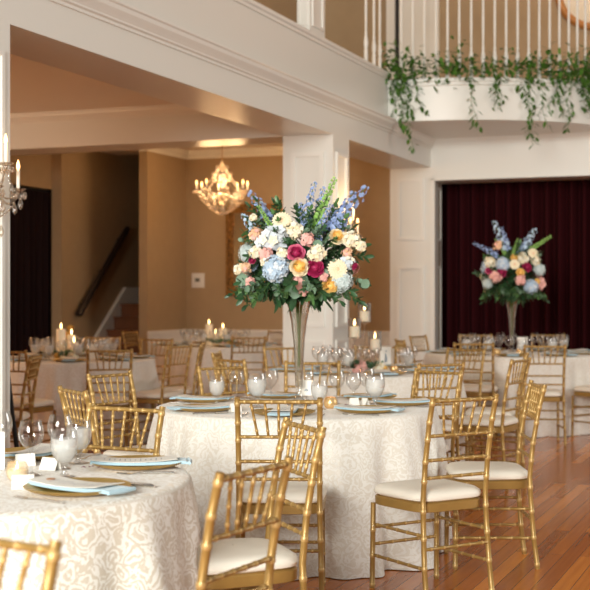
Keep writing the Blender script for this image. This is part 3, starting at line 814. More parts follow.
def pillar(x, y, h, r, label):
    t = thing('pillar_candle', label, 'candle', (x, y, Z0))
    m = MB(); m.lathe([(.0005, 0), (r, 0), (r, h-.006), (r*.93, h), (r*.75, h-.004), (.0005, h-.01)], n=24); m.build('wax', M['wax_white'], t)
    m = MB(); m.lathe([(.0005, h+.0), (.007, h+.012), (.009, h+.024), (.005, h+.045), (.0004, h+.062)], n=10); m.build('flame', M['flame'], t)
    return t
def pxx(px, Y): return (px-295)/1300*Y
pillar(pxx(61, 12.4), 12.4, .28, .045, 'tallest pillar candle on the left table near the maroon doorway curtain')
pillar(pxx(71.5, 12.55), 12.55, .22, .042, 'middle pillar candle on the left table, behind the others')
pillar(pxx(74, 12.3), 12.3, .155, .043, 'shortest pillar candle at the right of the left table cluster')
pillar(pxx(209, 15.75), 15.75, .25, .045, 'tallest pillar candle on the farthest table under the chandelier')
pillar(pxx(215.5, 15.55), 15.55, .135, .043, 'shortest pillar candle in the middle of the farthest table')
pillar(pxx(223, 15.7), 15.7, .205, .045, 'right pillar candle on the farthest table under the chandelier')
def stem_candle(x, y, zb, label):
    t = thing('stemmed_candle_holder', label, 'candle holder', (x, y, Z0)); h = zb-Z0
    m = MB(); m.lathe([(.0005, .004), (.05, 0), (.05, .004), (.012, .014), (.007, .03), (.006, h*.5), (.007, h-.03), (.02, h-.012), (.052, h-.004), (.052, h+.15), (.0505, h+.15), (.050, h), (.0005, h-.002)], n=28); m.build('glass_holder', M['glass'], t)
    m = MB(); m.lathe([(.0005, h+.002), (.040, h+.002), (.040, h+.082), (.036, h+.086), (.0005, h+.08)], n=24); m.build('candle', M['wax_white'], t)
    m = MB(); m.lathe([(.0005, h+.09), (.007, h+.10), (.009, h+.112), (.005, h+.13), (.0004, h+.148)], n=10); m.build('flame', M['flame'], t)
stem_candle(pxx(354.5, 10.35), 10.35, 1.034, 'left of the three stemmed glass candle holders, middle height')
stem_candle(pxx(364.5, 10.5), 10.5, 1.155, 'tallest of the three stemmed glass candle holders')
stem_candle(pxx(375, 10.25), 10.25, .935, 'lowest of the three stemmed glass candle holders, at right')
votive(pxx(394, 10.2), 10.2, 'lit votive below the framed photo on the tall candle table', .035, .05, True)
votive(pxx(520, 13.1), 13.1, 'lit votive in front of the far vase on the curtain table, right one', .04, .06, True)
votive(pxx(497, 13.15), 13.15, 'lit votive left of the far vase on the curtain table', .04, .06, True)
pf_ = thing('framed_print', 'small white framed print standing behind the lowest stemmed candle', 'picture frame', (pxx(385.5, 10.75), 10.75, Z0), .15)
m = MB(); m.box(-.055, .055, -.006, .006, 0, .185); m.build('frame', mat('pale_wood_frame', (.62, .50, .38), .5), pf_, smooth=False)
m = MB(); m.box(-.045, .045, -.008, -.006, .010, .175); m.build('print', M['paper'], pf_, smooth=False)
m = MB(); m.tube([(0, -.009, .05), (.004, -.009, .08), (-.002, -.009, .12)], [.012, .009, .004], 8); m.sphere((.004, -.009, .14), .006, 8, 5); m.build('picture', M['photo_ink'], pf_)
pf_ = thing('table_sign', 'white table card standing right of the far vase on the curtain table', 'table card', (pxx(522.5, 13.35), 13.35, Z0), .1)
m = MB(); m.box(-.055, .055, -.003, .003, 0, .17); m.build('card', M['paper'], pf_, smooth=False)
m = MB(); m.tube([(.008, -.005, .05), (-.012, -.005, .09), (.008, -.005, .12)], .006, 6); m.build('print', M['ink'], pf_)
pf_ = thing('table_sign', 'white table card on the left pillar candle table, right of its candles', 'table card', (pxx(92, 12.5), 12.5, Z0), .1)
m = MB(); m.box(-.05, .05, -.003, .003, 0, .13); m.build('card', M['paper'], pf_, smooth=False)

# ------------------------------------------------------------------ flower makers (facing +z at the origin, radius 1 unit scaled later)
def petal_patch(mb, th, r0, r1, w, z0, z1, cup, n=4, mrow=4):
    rows = []
    for i in range(mrow+1):
        f = i/mrow; r = r0+(r1-r0)*math.sin(f*PI/2); z = z0+(z1-z0)*f-cup*f*f
        ww = w*math.sin(PI*(.18+.72*f))
        row = []
        for j in range(n+1):
            u_ = (j/n-.5)*2
            a = th+u_*ww
            row.append((r*math.cos(a), r*math.sin(a), z-abs(u_)**2*.05))
        rows.append(row)
    mb.grid(rows)
def rose_mesh(name, mo, mi):
    m = MB(); rnd = random.Random(name)
    for k, (nP, r0, r1, z0, z1, cup, w) in enumerate(((6, .25, 1.0, -.25, .30, .22, .60), (6, .24, .90, -.2, .46, .12, .58), (6, .22, .76, -.15, .58, .08, .58), (5, .2, .62, -.1, .64, .04, .70), (5, .18, .47, -.05, .68, .0, .72), (4, .12, .33, 0, .70, 0, .85), (3, .08, .19, 0, .71, 0, 1.0))):
        m.cm = 0 if k < 3 else 1
        for i in range(nP): petal_patch(m, 2*PI*i/nP+k*.55+rnd.uniform(-.1, .1), r0, r1, w, z0, z1, cup)
    m.cm = 1; m.sphere((0, 0, .10), .44, 8, 6)
    return m.mesh(name, [mo, mi])
def gerbera_mesh(name, mo, mc):
    m = MB()
    for k, (nP, R_, z) in enumerate(((20, 1., 0), (18, .82, .07), (14, .5, .13))):
        for i in range(nP):
            th = 2*PI*i/nP+k*.2; d = Vector((math.cos(th), math.sin(th), 0)); e = Vector((-d.y, d.x, 0))
            rows = [[d*R_*f+e*w*R_+Vector((0, 0, z+h)), d*R_*f+Vector((0, 0, z+h-.03)), d*R_*f-e*w*R_+Vector((0, 0, z+h))] for f, w, h in ((.15, .03, 0), (.5, .11, .10), (.85, .12, .09), (1., .03, .03))]
            m.grid(rows)
    m.cm = 1; m.sphere((0, 0, .1), .24, 12, 6, .6)
    return m.mesh(name, [mo, mc])
def floret(m, c, n, s, k=4, cup=.2):
    q = Vector(n).normalized().to_track_quat('Z', 'Y'); c = Vector(c); tw = random.uniform(0, 2)
    for i in range(k):
        th = 2*PI*i/k+tw; d = Vector((math.cos(th), math.sin(th), 0)); e = Vector((-d.y, d.x, 0))
        pts = [Vector((0, 0, 0)), d*.55+e*.42+Vector((0, 0, cup*.5)), d*1.0+Vector((0, 0, cup)), d*.55-e*.42+Vector((0, 0, cup*.5))]
        b = len(m.v); m.v += [c+q @ (p*s) for p in pts]; m.face((b, b+1, b+2, b+3))
def ball_mesh(name, mt, n=70, s=.24, k=4, seed=1, depth=.35, mats2=None):
    m = MB(); random.seed(seed)
    for i in range(n):
        z = 1-1.35*(i+.5)/n; r = math.sqrt(max(0, 1-z*z)); th = i*2.39996
        p = Vector((r*math.cos(th), r*math.sin(th), z)); j = random.uniform(.88, 1.08)
        m.cm = 0 if (not mats2 or random.random() < .75) else 1
        floret(m, p*j, p+Vector((random.uniform(-.3, .3), random.uniform(-.3, .3), random.uniform(-.2, .3))), s*random.uniform(.85, 1.15), k, random.uniform(0, .35))
    m.cm = 0; m.sphere((0, 0, 0), .86, 12, 8)
    return m.mesh(name, [mt, mats2] if mats2 else mt)
def cluster_mesh(name, mt, seed, mats2=None):
    m = MB(); random.seed(seed)
    for i in range(28):
        z = 1-1.25*(i+.5)/28; r = math.sqrt(max(0, 1-z*z)); th = i*2.39996
        p = Vector((r*math.cos(th), r*math.sin(th), z))*random.uniform(.68, 1.22)
        m.cm = 0 if (not mats2 or random.random() < .7) else 1
        q_ = p+Vector((random.uniform(-.5, .5), random.uniform(-.5, .5), random.uniform(-.2, .5))); floret(m, p, q_, random.uniform(.42, .54), 5, .15); floret(m, p*1.04, q_, .2, 5, .5)
    m.cm = 0; m.sphere((0, 0, -.05), .66, 10, 7)
    return m.mesh(name, [mt, mats2 or mt, M['leaf_m']])
def spike_mesh(name, mt, L, seed, cupm=False, bend=.06):
    # stem grows along +z
    m = MB(); random.seed(seed); pts = [Vector((bend*(i/8)**2, 0, L*i/8)) for i in range(9)]
    m.cm = 1; m.tube(pts, [.004-.0003*i for i in range(9)], 6); m.cm = 0
    n = int(L/.011)
    for i in range(n):
        f = .28+.72*i/n; th = i*2.4; c = Vector((bend*f*f, 0, L*f))
        s = ((.022 if cupm else .024)*(1-.55*(f-.28)/.72))
        d = Vector((math.cos(th), math.sin(th), .35)).normalized()
        if cupm:
            q = d.to_track_quat('Z', 'Y'); rows = []
            for r, z in ((.3, 0), (.7, .5), (1., 1.1)): rows.append([c+d*.004+q @ Vector((s*.75*r*math.cos(2*PI*j/6), s*.75*r*math.sin(2*PI*j/6), s*z)) for j in range(6)])
            m.grid(rows, True)
        else:
            c2 = c+d*random.uniform(.014, .040)*(1.25-f*.75); floret(m, c2, d, s*.95, 5, .25); floret(m, c2+d*.003, d+Vector((.3, .1, 0)), s*.6, 4, .4)
    return m.mesh(name, [mt, M['stem']])
def leaf(m, base, d, up, L, w, droop=.25, n=5):
    d = Vector(d).normalized(); up = Vector(up); e = d.cross(up)
    if e.length < 1e-3: e = d.cross(Vector((1, 0, 0)))
    e.normalize(); nn = e.cross(d).normalized(); rows = []
    for i in range(n+1):
        f = i/n; ww = w*math.sin(PI*(f*.93+.035))**.75
        c = Vector(base)+d*L*f-Vector((0, 0, 1))*droop*L*f*f
        rows.append([c+e*ww, c-nn*ww*.25, c-e*ww])
    m.grid(rows)
def sprig_mesh(name, mt, L=.22, n=7, ll=.055, lw=.016, seed=1, curve=.3, rnd_leaf=False, pair=True):
    # grows along +z, curving towards +x
    m = MB(); random.seed(seed)
    P_ = [Vector((curve*L*(i/8)**2, 0, L*i/8*(1-.1*i/8))) for i in range(9)]
    m.cm = 1; m.tube(P_, .0022, 5); m.cm = 0
    for i in range(n):
        f = .15+.85*(i+.5)/n; p = P_[0].lerp(P_[-1], 0); k = min(7, int(f*8)); p = P_[k].lerp(P_[k+1], f*8-k)
        for s in ((0, 1) if pair else (i % 2,)):
            th = i*1.9+s*PI+random.uniform(-.3, .3)
            d = Vector((math.cos(th), math.sin(th), .75)).normalized()
            leaf(m, p, d, (0, 0, 1), ll*random.uniform(.75, 1.15), lw*random.uniform(.85, 1.15), .1)
    leaf(m, P_[-1], (.2, 0, 1), (1, 0, 0), ll, lw, 0)
    return m.mesh(name, [mt, M['stem']])
FM = {
 'rose_y': rose_mesh('rose', M['cream'], M['yellow']), 'rose_yy': rose_mesh('rose', M['yellow'], M['yellow']),
 'rose_m': rose_mesh('rose', M['pink'], M['magenta']), 'rose_r': rose_mesh('rose', M['magenta'], M['magenta']),
 'ger': gerbera_mesh('gerbera', M['cream'], M['peach']), 'hyd': ball_mesh('hydrangea', M['hydra'], 90, .23, 4, 2, .3, M['paleblue']),
 'hyd2': ball_mesh('hydrangea', M['hydra2'], 90, .22, 4, 3), 'pale': cluster_mesh('white_stock', M['paleblue'], 4, M['ivory']),
 'cl_c': cluster_mesh('cream_stock', M['ivory'], 5, M['cream']), 'cl_p': cluster_mesh('pink_carnation', M['blush'], 6), 'cl_o': cluster_mesh('peach_stock', M['peach'], 7, M['blush']),
 'sp1': spike_mesh('delphinium', M['delph'], .42, 8), 'sp2': spike_mesh('delphinium', M['delph'], .36, 9, False, .12), 'spp': spike_mesh('delphinium', M['hydra'], .30, 10, False, .1),
 'bell': spike_mesh('bells_of_ireland', M['lime'], .42, 11, True, .05),
 'euc': sprig_mesh('eucalyptus_sprig', M['leaf_e'], .20, 6, .036, .018, 1), 'lfd': sprig_mesh('leafy_sprig', M['leaf_d'], .20, 8, .058, .013, 2), 'lfm': sprig_mesh('leafy_sprig', M['leaf_m'], .20, 8, .052, .015, 3),
 'ros': sprig_mesh('ruscus_sprig', M['leaf_d'], .26, 11, .05, .010, 4, .5),
}
_l = MB(); leaf(_l, (0, -1, 0), (0, 1, .05), (0, 0, 1), 2., 1., .0, 10); FM['disc'] = _l.mesh('eucalyptus_leaf', M['leaf_e'])
FN = {'disc': 'eucalyptus_leaf', 'rose_y': 'rose', 'rose_yy': 'rose', 'rose_m': 'rose', 'rose_r': 'rose', 'ger': 'gerbera', 'hyd': 'hydrangea', 'hyd2': 'hydrangea', 'pale': 'white_stock', 'cl_c': 'cream_stock', 'cl_p': 'pink_carnation', 'cl_o': 'peach_stock', 'sp1': 'delphinium', 'sp2': 'delphinium', 'spp': 'delphinium', 'bell': 'bells_of_ireland', 'euc': 'eucalyptus_sprig', 'lfd': 'leafy_sprig', 'lfm': 'leafy_sprig', 'ros': 'ruscus_sprig'}
FLAB = {'rose_y': 'cream rose with yellow heart', 'rose_yy': 'yellow rose', 'rose_m': 'deep pink rose', 'rose_r': 'magenta rose', 'hyd': 'pale blue hydrangea', 'hyd2': 'greyish pale hydrangea'}

def bouquet(x, y, label, flowers, spikes, cen=.19, R3=(.30, .24, .23), seed=1, zrim=1.335, sprigs=92, fringe=44, scale=1.):
    t = thing('flower_arrangement', label, 'flowers', (x, y, zrim))
    rnd = random.Random(seed); c0 = Vector((0, 0, cen)); rx, ry, rz = R3
    def put(k, p, n, s, roll=0):
        q = Vector(n).normalized().to_track_quat('Z', 'Y') @ Quaternion((0, 0, 1), roll)
        o = inst(FN[k], FM[k], t, p, q, s)
        if k in FLAB: o['label'] = FLAB[k]
        return o
    # dark filling greens
    m = MB(); random.seed(seed)
    for i in range(520):
        d = Vector((rnd.gauss(0, 1), rnd.gauss(0, 1), rnd.gauss(0, 1))).normalized(); f = rnd.uniform(.45, .9)
        p = c0+Vector((d.x*rx*f, d.y*ry*f, d.z*rz*f)); dd = d+Vector((rnd.gauss(0, .5), rnd.gauss(0, .5), rnd.gauss(0, .5)))
        leaf(m, p, dd, (0, 0, 1), rnd.uniform(.05, .09), rnd.uniform(.012, .022), .15)
    for i in range(26):
        a = rnd.uniform(0, 6.28); r_ = rnd.uniform(.0, .022); m.cm = 1
        m.tube([(r_*.35*math.cos(a+2.5), r_*.35*math.sin(a+2.5), -.36*rnd.uniform(.6, 1)), (r_*math.cos(a), r_*math.sin(a), -.03), (r_*4*math.cos(a), r_*4*math.sin(a), .12)], .0026, 5)
    m.cm = 0
    m.build('filler_greens', [M['leaf_d'], M['stem']], t)
    for (k, lx, lz, s) in flowers:
        q = 1-(lx/rx)**2-((lz-cen)/rz)**2
        ly = -ry*math.sqrt(max(q, .2))
        n = Vector((lx/rx**2*.09, -.85, (lz-cen)/rz**2*.07+.12))
        if not (k.startswith('sp') or k == 'bell'): n.normalize()
        put(k, (lx, ly-.01, lz), n, s, rnd.uniform(0, 6))
    # the side away from the camera
    kinds = ['hyd', 'rose_y', 'rose_m', 'cl_c', 'cl_p', 'cl_o', 'pale', 'rose_yy', 'hyd2', 'ger']
    for i in range(20):
        a = PI*(.04+.92*rnd.random()); el = rnd.uniform(-.5, .9)
        d = Vector((math.cos(a)*math.cos(el), math.sin(a)*math.cos(el), math.sin(el))); k = kinds[i % 10]
        put(k, c0+Vector((d.x*rx, d.y*ry, d.z*rz)), d, .052 if k.startswith('hyd') else .038, rnd.uniform(0, 6))
    for (k, x0, z0, x1, z1, y0) in spikes:
        a_, b_ = Vector((x0, y0, z0)), Vector((x1, y0*1.6, z1)); L = (b_-a_).length
        L0 = {'sp1': .42, 'sp2': .36, 'spp': .30, 'bell': .42}[k]
        put(k, a_, b_-a_, L/L0, 0 if x1 > x0 else PI)
    for i in range(sprigs):
        k = rnd.choice(['euc', 'lfd', 'lfm', 'lfd', 'ros']); a = rnd.uniform(0, 6.28); el = rnd.uniform(-.6, 1.2)
        d = Vector((math.cos(a)*math.cos(el), math.sin(a)*math.cos(el), math.sin(el)))
        put(k, c0+Vector((d.x*rx, d.y*ry, d.z*rz))*.62-c0*.0+Vector((0, 0, .07)), d+Vector((0, 0, .1)), rnd.uniform(.6, .95)*(.62 if d.y < -.45 else 1), rnd.uniform(0, 6))
    for i in range(fringe):
        a = 2*PI*i/fringe+rnd.uniform(-.1, .1); k = ['ros', 'lfm', 'euc', 'lfd'][i % 4]
        d = Vector((math.cos(a), math.sin(a), -.62+rnd.uniform(-.45, .25)))
        rr_ = rnd.uniform(.10, .20); put(k, (rr_*math.cos(a), rr_*math.sin(a), .15), d, rnd.uniform(.75, 1.0), rnd.uniform(-.4, .4))
    for ch in t.children: pass
    if scale != 1.: t.scale = (scale,)*3
    return t
S2 = 183.
def F(k, px, py, rpx): return (k, (px-300)/S2, (300.5-py)/S2, rpx/S2*(.84 if k.startswith('cl') else 1))
def Sp(k, x0, y0, x1, y1, d=-.06): return (k, (x0-300)/S2, (300.5-y0)/S2, (x1-300)/S2, (300.5-y1)/S2, d)
fl = [F('hyd', 278, 269, 13), F('hyd2', 341, 281, 11), F('pale', 274, 240, 12), F('rose_y', 300, 267, 10), F('rose_m', 297, 254, 9.5), F('rose_r', 315, 268, 9.5),
      F('rose_yy', 330, 285, 8.5), F('rose_y', 337, 237, 8.5), F('ger', 283, 221, 10), F('ger', 337, 269, 10.5), F('cl_p', 268, 254, 7), F('cl_p', 299, 281, 7), F('cl_p', 308, 240, 7),
      F('cl_p', 252, 281, 5), F('cl_o', 247, 267, 6), F('cl_c', 258, 252, 7), F('cl_c', 296, 231, 9), F('cl_c', 317, 254, 9), F('cl_c', 350, 240, 9), F('cl_c', 360, 246, 6), F('cl_c', 284, 254, 6),
      F('cl_o', 257, 234, 7), F('cl_c', 240, 269, 5), F('rose_r', 254, 260, 4), F('rose_r', 353, 265, 4.5), F('cl_o', 347, 254, 6), F('cl_p', 323, 276, 5), F('cl_p', 304, 290, 5), F('cl_c', 267, 262, 5), F('pale', 347, 262, 6), F('cl_c', 255, 218, 4), F('disc', 323, 274, 6), F('disc', 244, 279, 6.5), F('disc', 365, 283, 5), F('disc', 296, 292, 6), F('disc', 262, 245, 5), F('disc', 318, 245, 5)]
spk = [Sp('sp1', 303, 250, 308, 182), Sp('sp1', 315, 252, 316, 186, -.02), Sp('sp2', 318, 250, 366, 184, -.04), Sp('sp2', 322, 252, 350, 190), Sp('sp2', 290, 252, 254, 190), Sp('spp', 285, 250, 262, 200, -.02), Sp('bell', 306, 252, 333, 178, -.08), Sp('bell', 282, 245, 262, 206, -.09),
       Sp('sp1', 312, 255, 326, 205, -.1), Sp('spp', 270, 255, 249, 214, -.08), Sp('sp1', 305, 250, 296, 200, .08), Sp('sp2', 310, 250, 345, 200, .1)]
bouquet(.022, 7.10, 'large tall bouquet of roses, blue hydrangea and delphinium above the middle table', fl, spk, seed=4)
# second arrangement, other flowers and places
def F4(k, px, py, rpx): return (k, (px-512)/98., (302-py)/98., rpx/98.)
def Sp4(k, x0, y0, x1, y1, d=-.06): return (k, (x0-512)/98., (302-y0)/98., (x1-512)/98., (302-y1)/98., d)
fl4 = [F4('hyd', 499.5, 266, 7), F4('hyd', 527, 288, 7), F4('hyd2', 537, 271, 6), F4('hyd2', 485.5, 285, 5), F4('ger', 511, 266, 5.5), F4('ger', 531, 255, 6), F4('rose_yy', 516, 274, 4.5), F4('rose_yy', 512, 259, 4),
       F4('rose_r', 498, 274, 5), F4('rose_r', 523, 269, 5), F4('rose_m', 487, 272, 4), F4('cl_p', 493, 278, 5), F4('cl_p', 516, 281, 4.5), F4('cl_p', 537, 285, 5), F4('cl_c', 521, 260, 5), F4('cl_c', 533, 262, 4.5), F4('cl_c', 488, 264, 5), F4('rose_yy', 534, 283, 3.5), F4('cl_o', 496, 247, 4)]
spk4 = [Sp4('sp1', 507, 262, 473, 244, -.05), Sp4('spp', 507, 262, 499, 222), Sp4('sp1', 509, 262, 503, 228), Sp4('spp', 515, 262, 534, 229), Sp4('sp2', 515, 262, 526, 238), Sp4('bell', 518, 258, 551, 237, -.04), Sp4('bell', 508, 262, 495, 240), Sp4('bell', 510, 262, 515, 240)]
bouquet(pxx(512, 13.3), 13.3, 'smaller looking tall bouquet in front of the burgundy curtain at right', fl4, spk4, cen=.22, R3=(.31, .26, .25), seed=9, zrim=1.31, sprigs=50, fringe=34)

def vase(x, y, label, H_=.575):
    t = thing('trumpet_vase', label, 'vase', (x, y, Z0)); k = H_/.575
    o = [(.0005, .006), (.062, 0), (.066, .002), (.062, .008), (.040, .018), (.024, .040), (.017, .065), (.015, .085), (.021, .10), (.022, .16), (.026, .26), (.032, .36), (.044, .46), (.058, .53), (.072, .575)]
    i = [(.0705, .575), (.0565, .53), (.0425, .46), (.0305, .36), (.0245, .26), (.0205, .16), (.019, .105), (.0005, .10)]
    m = MB(); m.lathe([(r, z*k) for r, z in o+i], n=40); m.build('glass_body', M['vglass'], t)
    m = MB(); m.lathe([(.0005, .103*k), (.018, .108*k), (.0195, .16*k), (.0235, .26*k), (.0295, .36*k), (.0415, .46*k), (.050, .505*k), (.0005, .505*k)], n=32); m.build('water', M['vwater'], t)
    return t
vase(.022, 7.10, 'tall clear glass trumpet vase at the centre of the middle table')
vase(pxx(512, 13.3), 13.3, 'tall clear glass trumpet vase on the far table before the curtain', .56)
# low florals on candle tables
def low_flowers(x, y, label, kinds, r=.13, seed=1, sx=1.8):
    t = thing('low_flower_garland', label, 'flowers', (x, y, Z0)); rnd = random.Random(seed)
    for i in range(14):
        k = rnd.choice(['lfm', 'lfd', 'euc']); a = rnd.uniform(0, 6.28)
        q = Vector((math.cos(a), math.sin(a), .5)).to_track_quat('Z', 'Y'); inst(FN[k], FM[k], t, (0.1*sx*rnd.uniform(-.5, .5), .05*rnd.uniform(-1, 1), .03), q, .55)
    for (k, dx, dz) in kinds:
        q = Vector((dx, -.8, .6)).to_track_quat('Z', 'Y'); inst(FN[k], FM[k], t, (dx, -.03, dz), q, .035)
low_flowers(pxx(366, 10.15), 10.15, 'low pink and cream flowers around the stemmed candle holders', [('cl_p', -.03, .05), ('cl_c', .10, .045), ('cl_p', -.07, .03), ('rose_y', .14, .03)], seed=3)
low_flowers(pxx(67.5, 12.15), 12.15, 'low greens with yellow blooms at the foot of the left pillar candles', [('rose_yy', -.09, .035), ('cl_c', .05, .03)], seed=4)
low_flowers(pxx(68, 12.75), 12.75, 'taller yellow blossoms between the left pillar candles', [('rose_yy', 0, .22), ('rose_yy', .03, .28), ('rose_yy', -.01, .16)], seed=5)
low_flowers(pxx(222, 15.35), 15.35, 'low yellow and red blooms before the farthest table candles', [('rose_yy', .08, .04), ('cl_o', .02, .035), ('rose_m', .0, .03)], seed=6)

# ------------------------------------------------------------------ vine garland on the balcony
vg = thing('vine_garland', 'leafy green smilax garland trailing along the foot of the balcony railing', 'garland', W(-1.7, .1, ZL+.03))
vo_ = W(-1.7, .1, ZL+.03); rv = random.Random(21)
def edge_at_px(px):
    best = None
    for i in range(401):
        tt = PI/2-(PI/2-.02)*i/400; p = W(*bal(tt, .045), ZL-.01); e = abs(295+1300*p.x/p.y-px)
        if best is None or e < best[0]: best = (e, p, tt)
    return best[1]
dens = [(383, 1.6), (400, 1.5), (412, .9), (425, .5), (437, .55), (450, .9), (462, .9), (475, .6), (487, .35), (500, .45), (512, .55), (525, .75), (537, .8), (548, .8), (560, .8), (572, 1.1), (585, 1.5), (592, 1.5)]
m = MB()
for k in range(len(dens)-1):
    (pa, da), (pb, dbn) = dens[k], dens[k+1]
    for i in range(int(72*(da+dbn)/2)):
        f = rv.random(); px = pa+(pb-pa)*f; de = da+(dbn-da)*f; p = edge_at_px(px)
        base = p+Vector((rv.gauss(0, .03), rv.gauss(0, .045), .03+rv.gauss(.05, .05+.055*de)))
        d = Vector((rv.gauss(0, 1), rv.gauss(0, 1)-.3, rv.gauss(-.3, .8)))
        leaf(m, base-vo_, d, (0, 0, 1), rv.uniform(.05, .085), rv.uniform(.014, .026), .2, 4)
path = [edge_at_px(384+4*i)+Vector((0, 0, .03+.025*math.sin(i*.9))) for i in range(52)]
m.cm = 1; m.tube([p-vo_ for p in path], .005, 5)
m.build('foliage_bank', [M['vine'], M['stem']], vg)
def hanging(px0, y1, dx=6, n=26, seed=1, side=.35):
    r_ = random.Random(seed); p = edge_at_px(px0); sC = 1300/p.y
    z1 = 1.37+(295-y1)/sC; top = p+Vector((0, -.02, .02)); L = top.z-z1
    pts = [top+Vector((dx/sC*(i/12)+.02*math.sin(i*.9+seed), -.015*math.sin(i), -L*i/12)) for i in range(13)]
    mb = MB(); mb.cm = 1; mb.tube([q-vo_ for q in pts], .0028, 5); mb.cm = 0
    for i in range(n):
        f = (i+.5)/n*12; k = min(11, int(f)); q = pts[k].lerp(pts[k+1], f-k)
        if r_.random() < .12: continue
        a = r_.uniform(0, 6.28); d = Vector((math.cos(a), math.sin(a)*.7, -.7+r_.gauss(0, .3)))
        q = q+Vector((r_.gauss(0, .022), r_.gauss(0, .015), 0))
        leaf(mb, q-vo_, d, (0, 0, 1), r_.uniform(.05, .08), r_.uniform(.013, .021), .2, 4)
    mb.build('hanging_vine', [M['vine'], M['stem']], vg)
for a in ((392, 118, 2, 30, 1), (397, 130, 6, 38, 2), (405, 152, 8, 46, 3), (412, 112, 10, 26, 4), (404, 128, 2, 30, 14), (467, 130, 10, 30, 5), (493, 108, 2, 22, 6), (499, 110, 1, 22, 7), (524, 136, 6, 34, 8), (530, 146, 2, 38, 9), (538, 128, 8, 22, 10), (556, 118, 6, 26, 11), (570, 132, -3, 34, 12), (562, 112, -14, 26, 15), (583, 110, 4, 34, 13), (590, 116, 0, 36, 16)):
    hanging(*a)

# ------------------------------------------------------------------ chandelier and sconces
def drop_mesh():
    m = MB(); m.lathe([(.0004, 0), (.009, .012), (.011, .022), (.005, .040), (.0004, .048)], n=6); return m.mesh('crystal_drop', M['crystal'], False)
DROP = drop_mesh()
bd = MB(); bd.sphere((0, 0, 0), .008, 6, 4); BEAD = bd.mesh('crystal_bead', M['crystal'], False)
def bead_strand(p, q, sag=.05, n=8, r=.007):
    m = MB(); p, q = Vector(p), Vector(q)
    for i in range(n+1):
        f = i/n; m.sphere(p.lerp(q, f)-Vector((0, 0, sag*4*f*(1-f))), r, 6, 4)
    m.tube([p.lerp(q, i/n)-Vector((0, 0, sag*4*(i/n)*(1-i/n))) for i in range(n+1)], r*.35, 4)
    return m
def candle_arm(t, base, tip, bul=True, ch=.10):
    # S-curved glass arm, drip pan, sleeve and bulb; returns the pan position
    base, tip = Vector(base), Vector(tip); pts = []
    for i in range(13):
        f = i/12; p = base.lerp(tip, f); p.z += -.055*math.sin(f*PI)*1.3+.02*math.sin(f*2*PI); pts.append(p)
    a = MB().tube(pts, .0075, 8).build('arm', M['crystal'], t)
    pan = MB(); pan.lathe([(.006, -.008), (.030, .0), (.046, .012), (.047, .014), (.028, .006), (.006, .004)], tip, 16); pan.build('drip_pan', M['crystal'], a)
    MB().lathe([(.010, .0), (.0105, ch), (.004, ch)], tip, 12).build('candle_sleeve', M['ivory_tube'], a)
    MB().lathe([(.004, ch), (.010, ch+.012), (.0115, ch+.024), (.007, ch+.045), (.0006, ch+.062)], tip, 10).build('bulb', M['bulb'], a)
    for i in range(8):
        th = 2*PI*i/8; inst('crystal_drop', DROP, a, tip+Vector((.042*math.cos(th), .042*math.sin(th), -.05)))
    return a
cc = W(-1.30, -2.28, 0); zc = 2.62
ch = thing('crystal_chandelier', 'lit crystal chandelier hanging over the farthest table in the back room', 'chandelier', (cc.x, cc.y, zc))
m = MB(); m.lathe([(.001, -.26), (.03, -.25), (.045, -.20), (.025, -.15), (.06, -.10), (.095, -.06), (.10, -.03), (.03, .0), (.018, .06), (.035, .10), (.055, .14), (.03, .18), (.016, .24), (.03, .28), (.045, .32), (.02, .36), (.006, .40)], n=16)
m.build('glass_column', M['crystal'], ch)
m = MB(); m.tube([(0, 0, .40), (0, 0, ZC-zc)], .006, 6); m.lathe([(.001, ZC-zc-.03), (.05, ZC-zc-.01), (.055, ZC-zc)], n=16); m.build('chain', M['frame'], ch)
for i in range(8):
    th = 2*PI*i/8+.2; d = Vector((math.cos(th), math.sin(th), 0))
    candle_arm(ch, d*.04+Vector((0, 0, -.03)), d*.315+Vector((0, 0, .03)), ch=.065)
    th2 = th+PI/4; d2 = Vector((math.cos(th2), math.sin(th2), 0))
    bead_strand(d*.30+Vector((0, 0, .02)), d2*.30+Vector((0, 0, .02)), .08, 9, .009).build('bead_strand', M['crystal'], ch)
    bead_strand(d*.30+Vector((0, 0, .03)), d*.05+Vector((0, 0, .30)), .05, 10, .008).build('bead_strand', M['crystal'], ch)
    bead_strand(d*.28+Vector((0, 0, -.05)), d*.03+Vector((0, 0, -.26)), .03, 9, .010).build('bead_strand', M['crystal'], ch)
for R_, z, n in ((.25, -.04, 22), (.20, -.11, 18), (.13, -.18, 12), (.07, .30, 8), (.10, .16, 10), (.11, .22, 10)):
    for i in range(n):
        th = 2*PI*i/n; inst('crystal_drop', DROP, ch, (R_*math.cos(th), R_*math.sin(th), z-.03), scale=1.5)
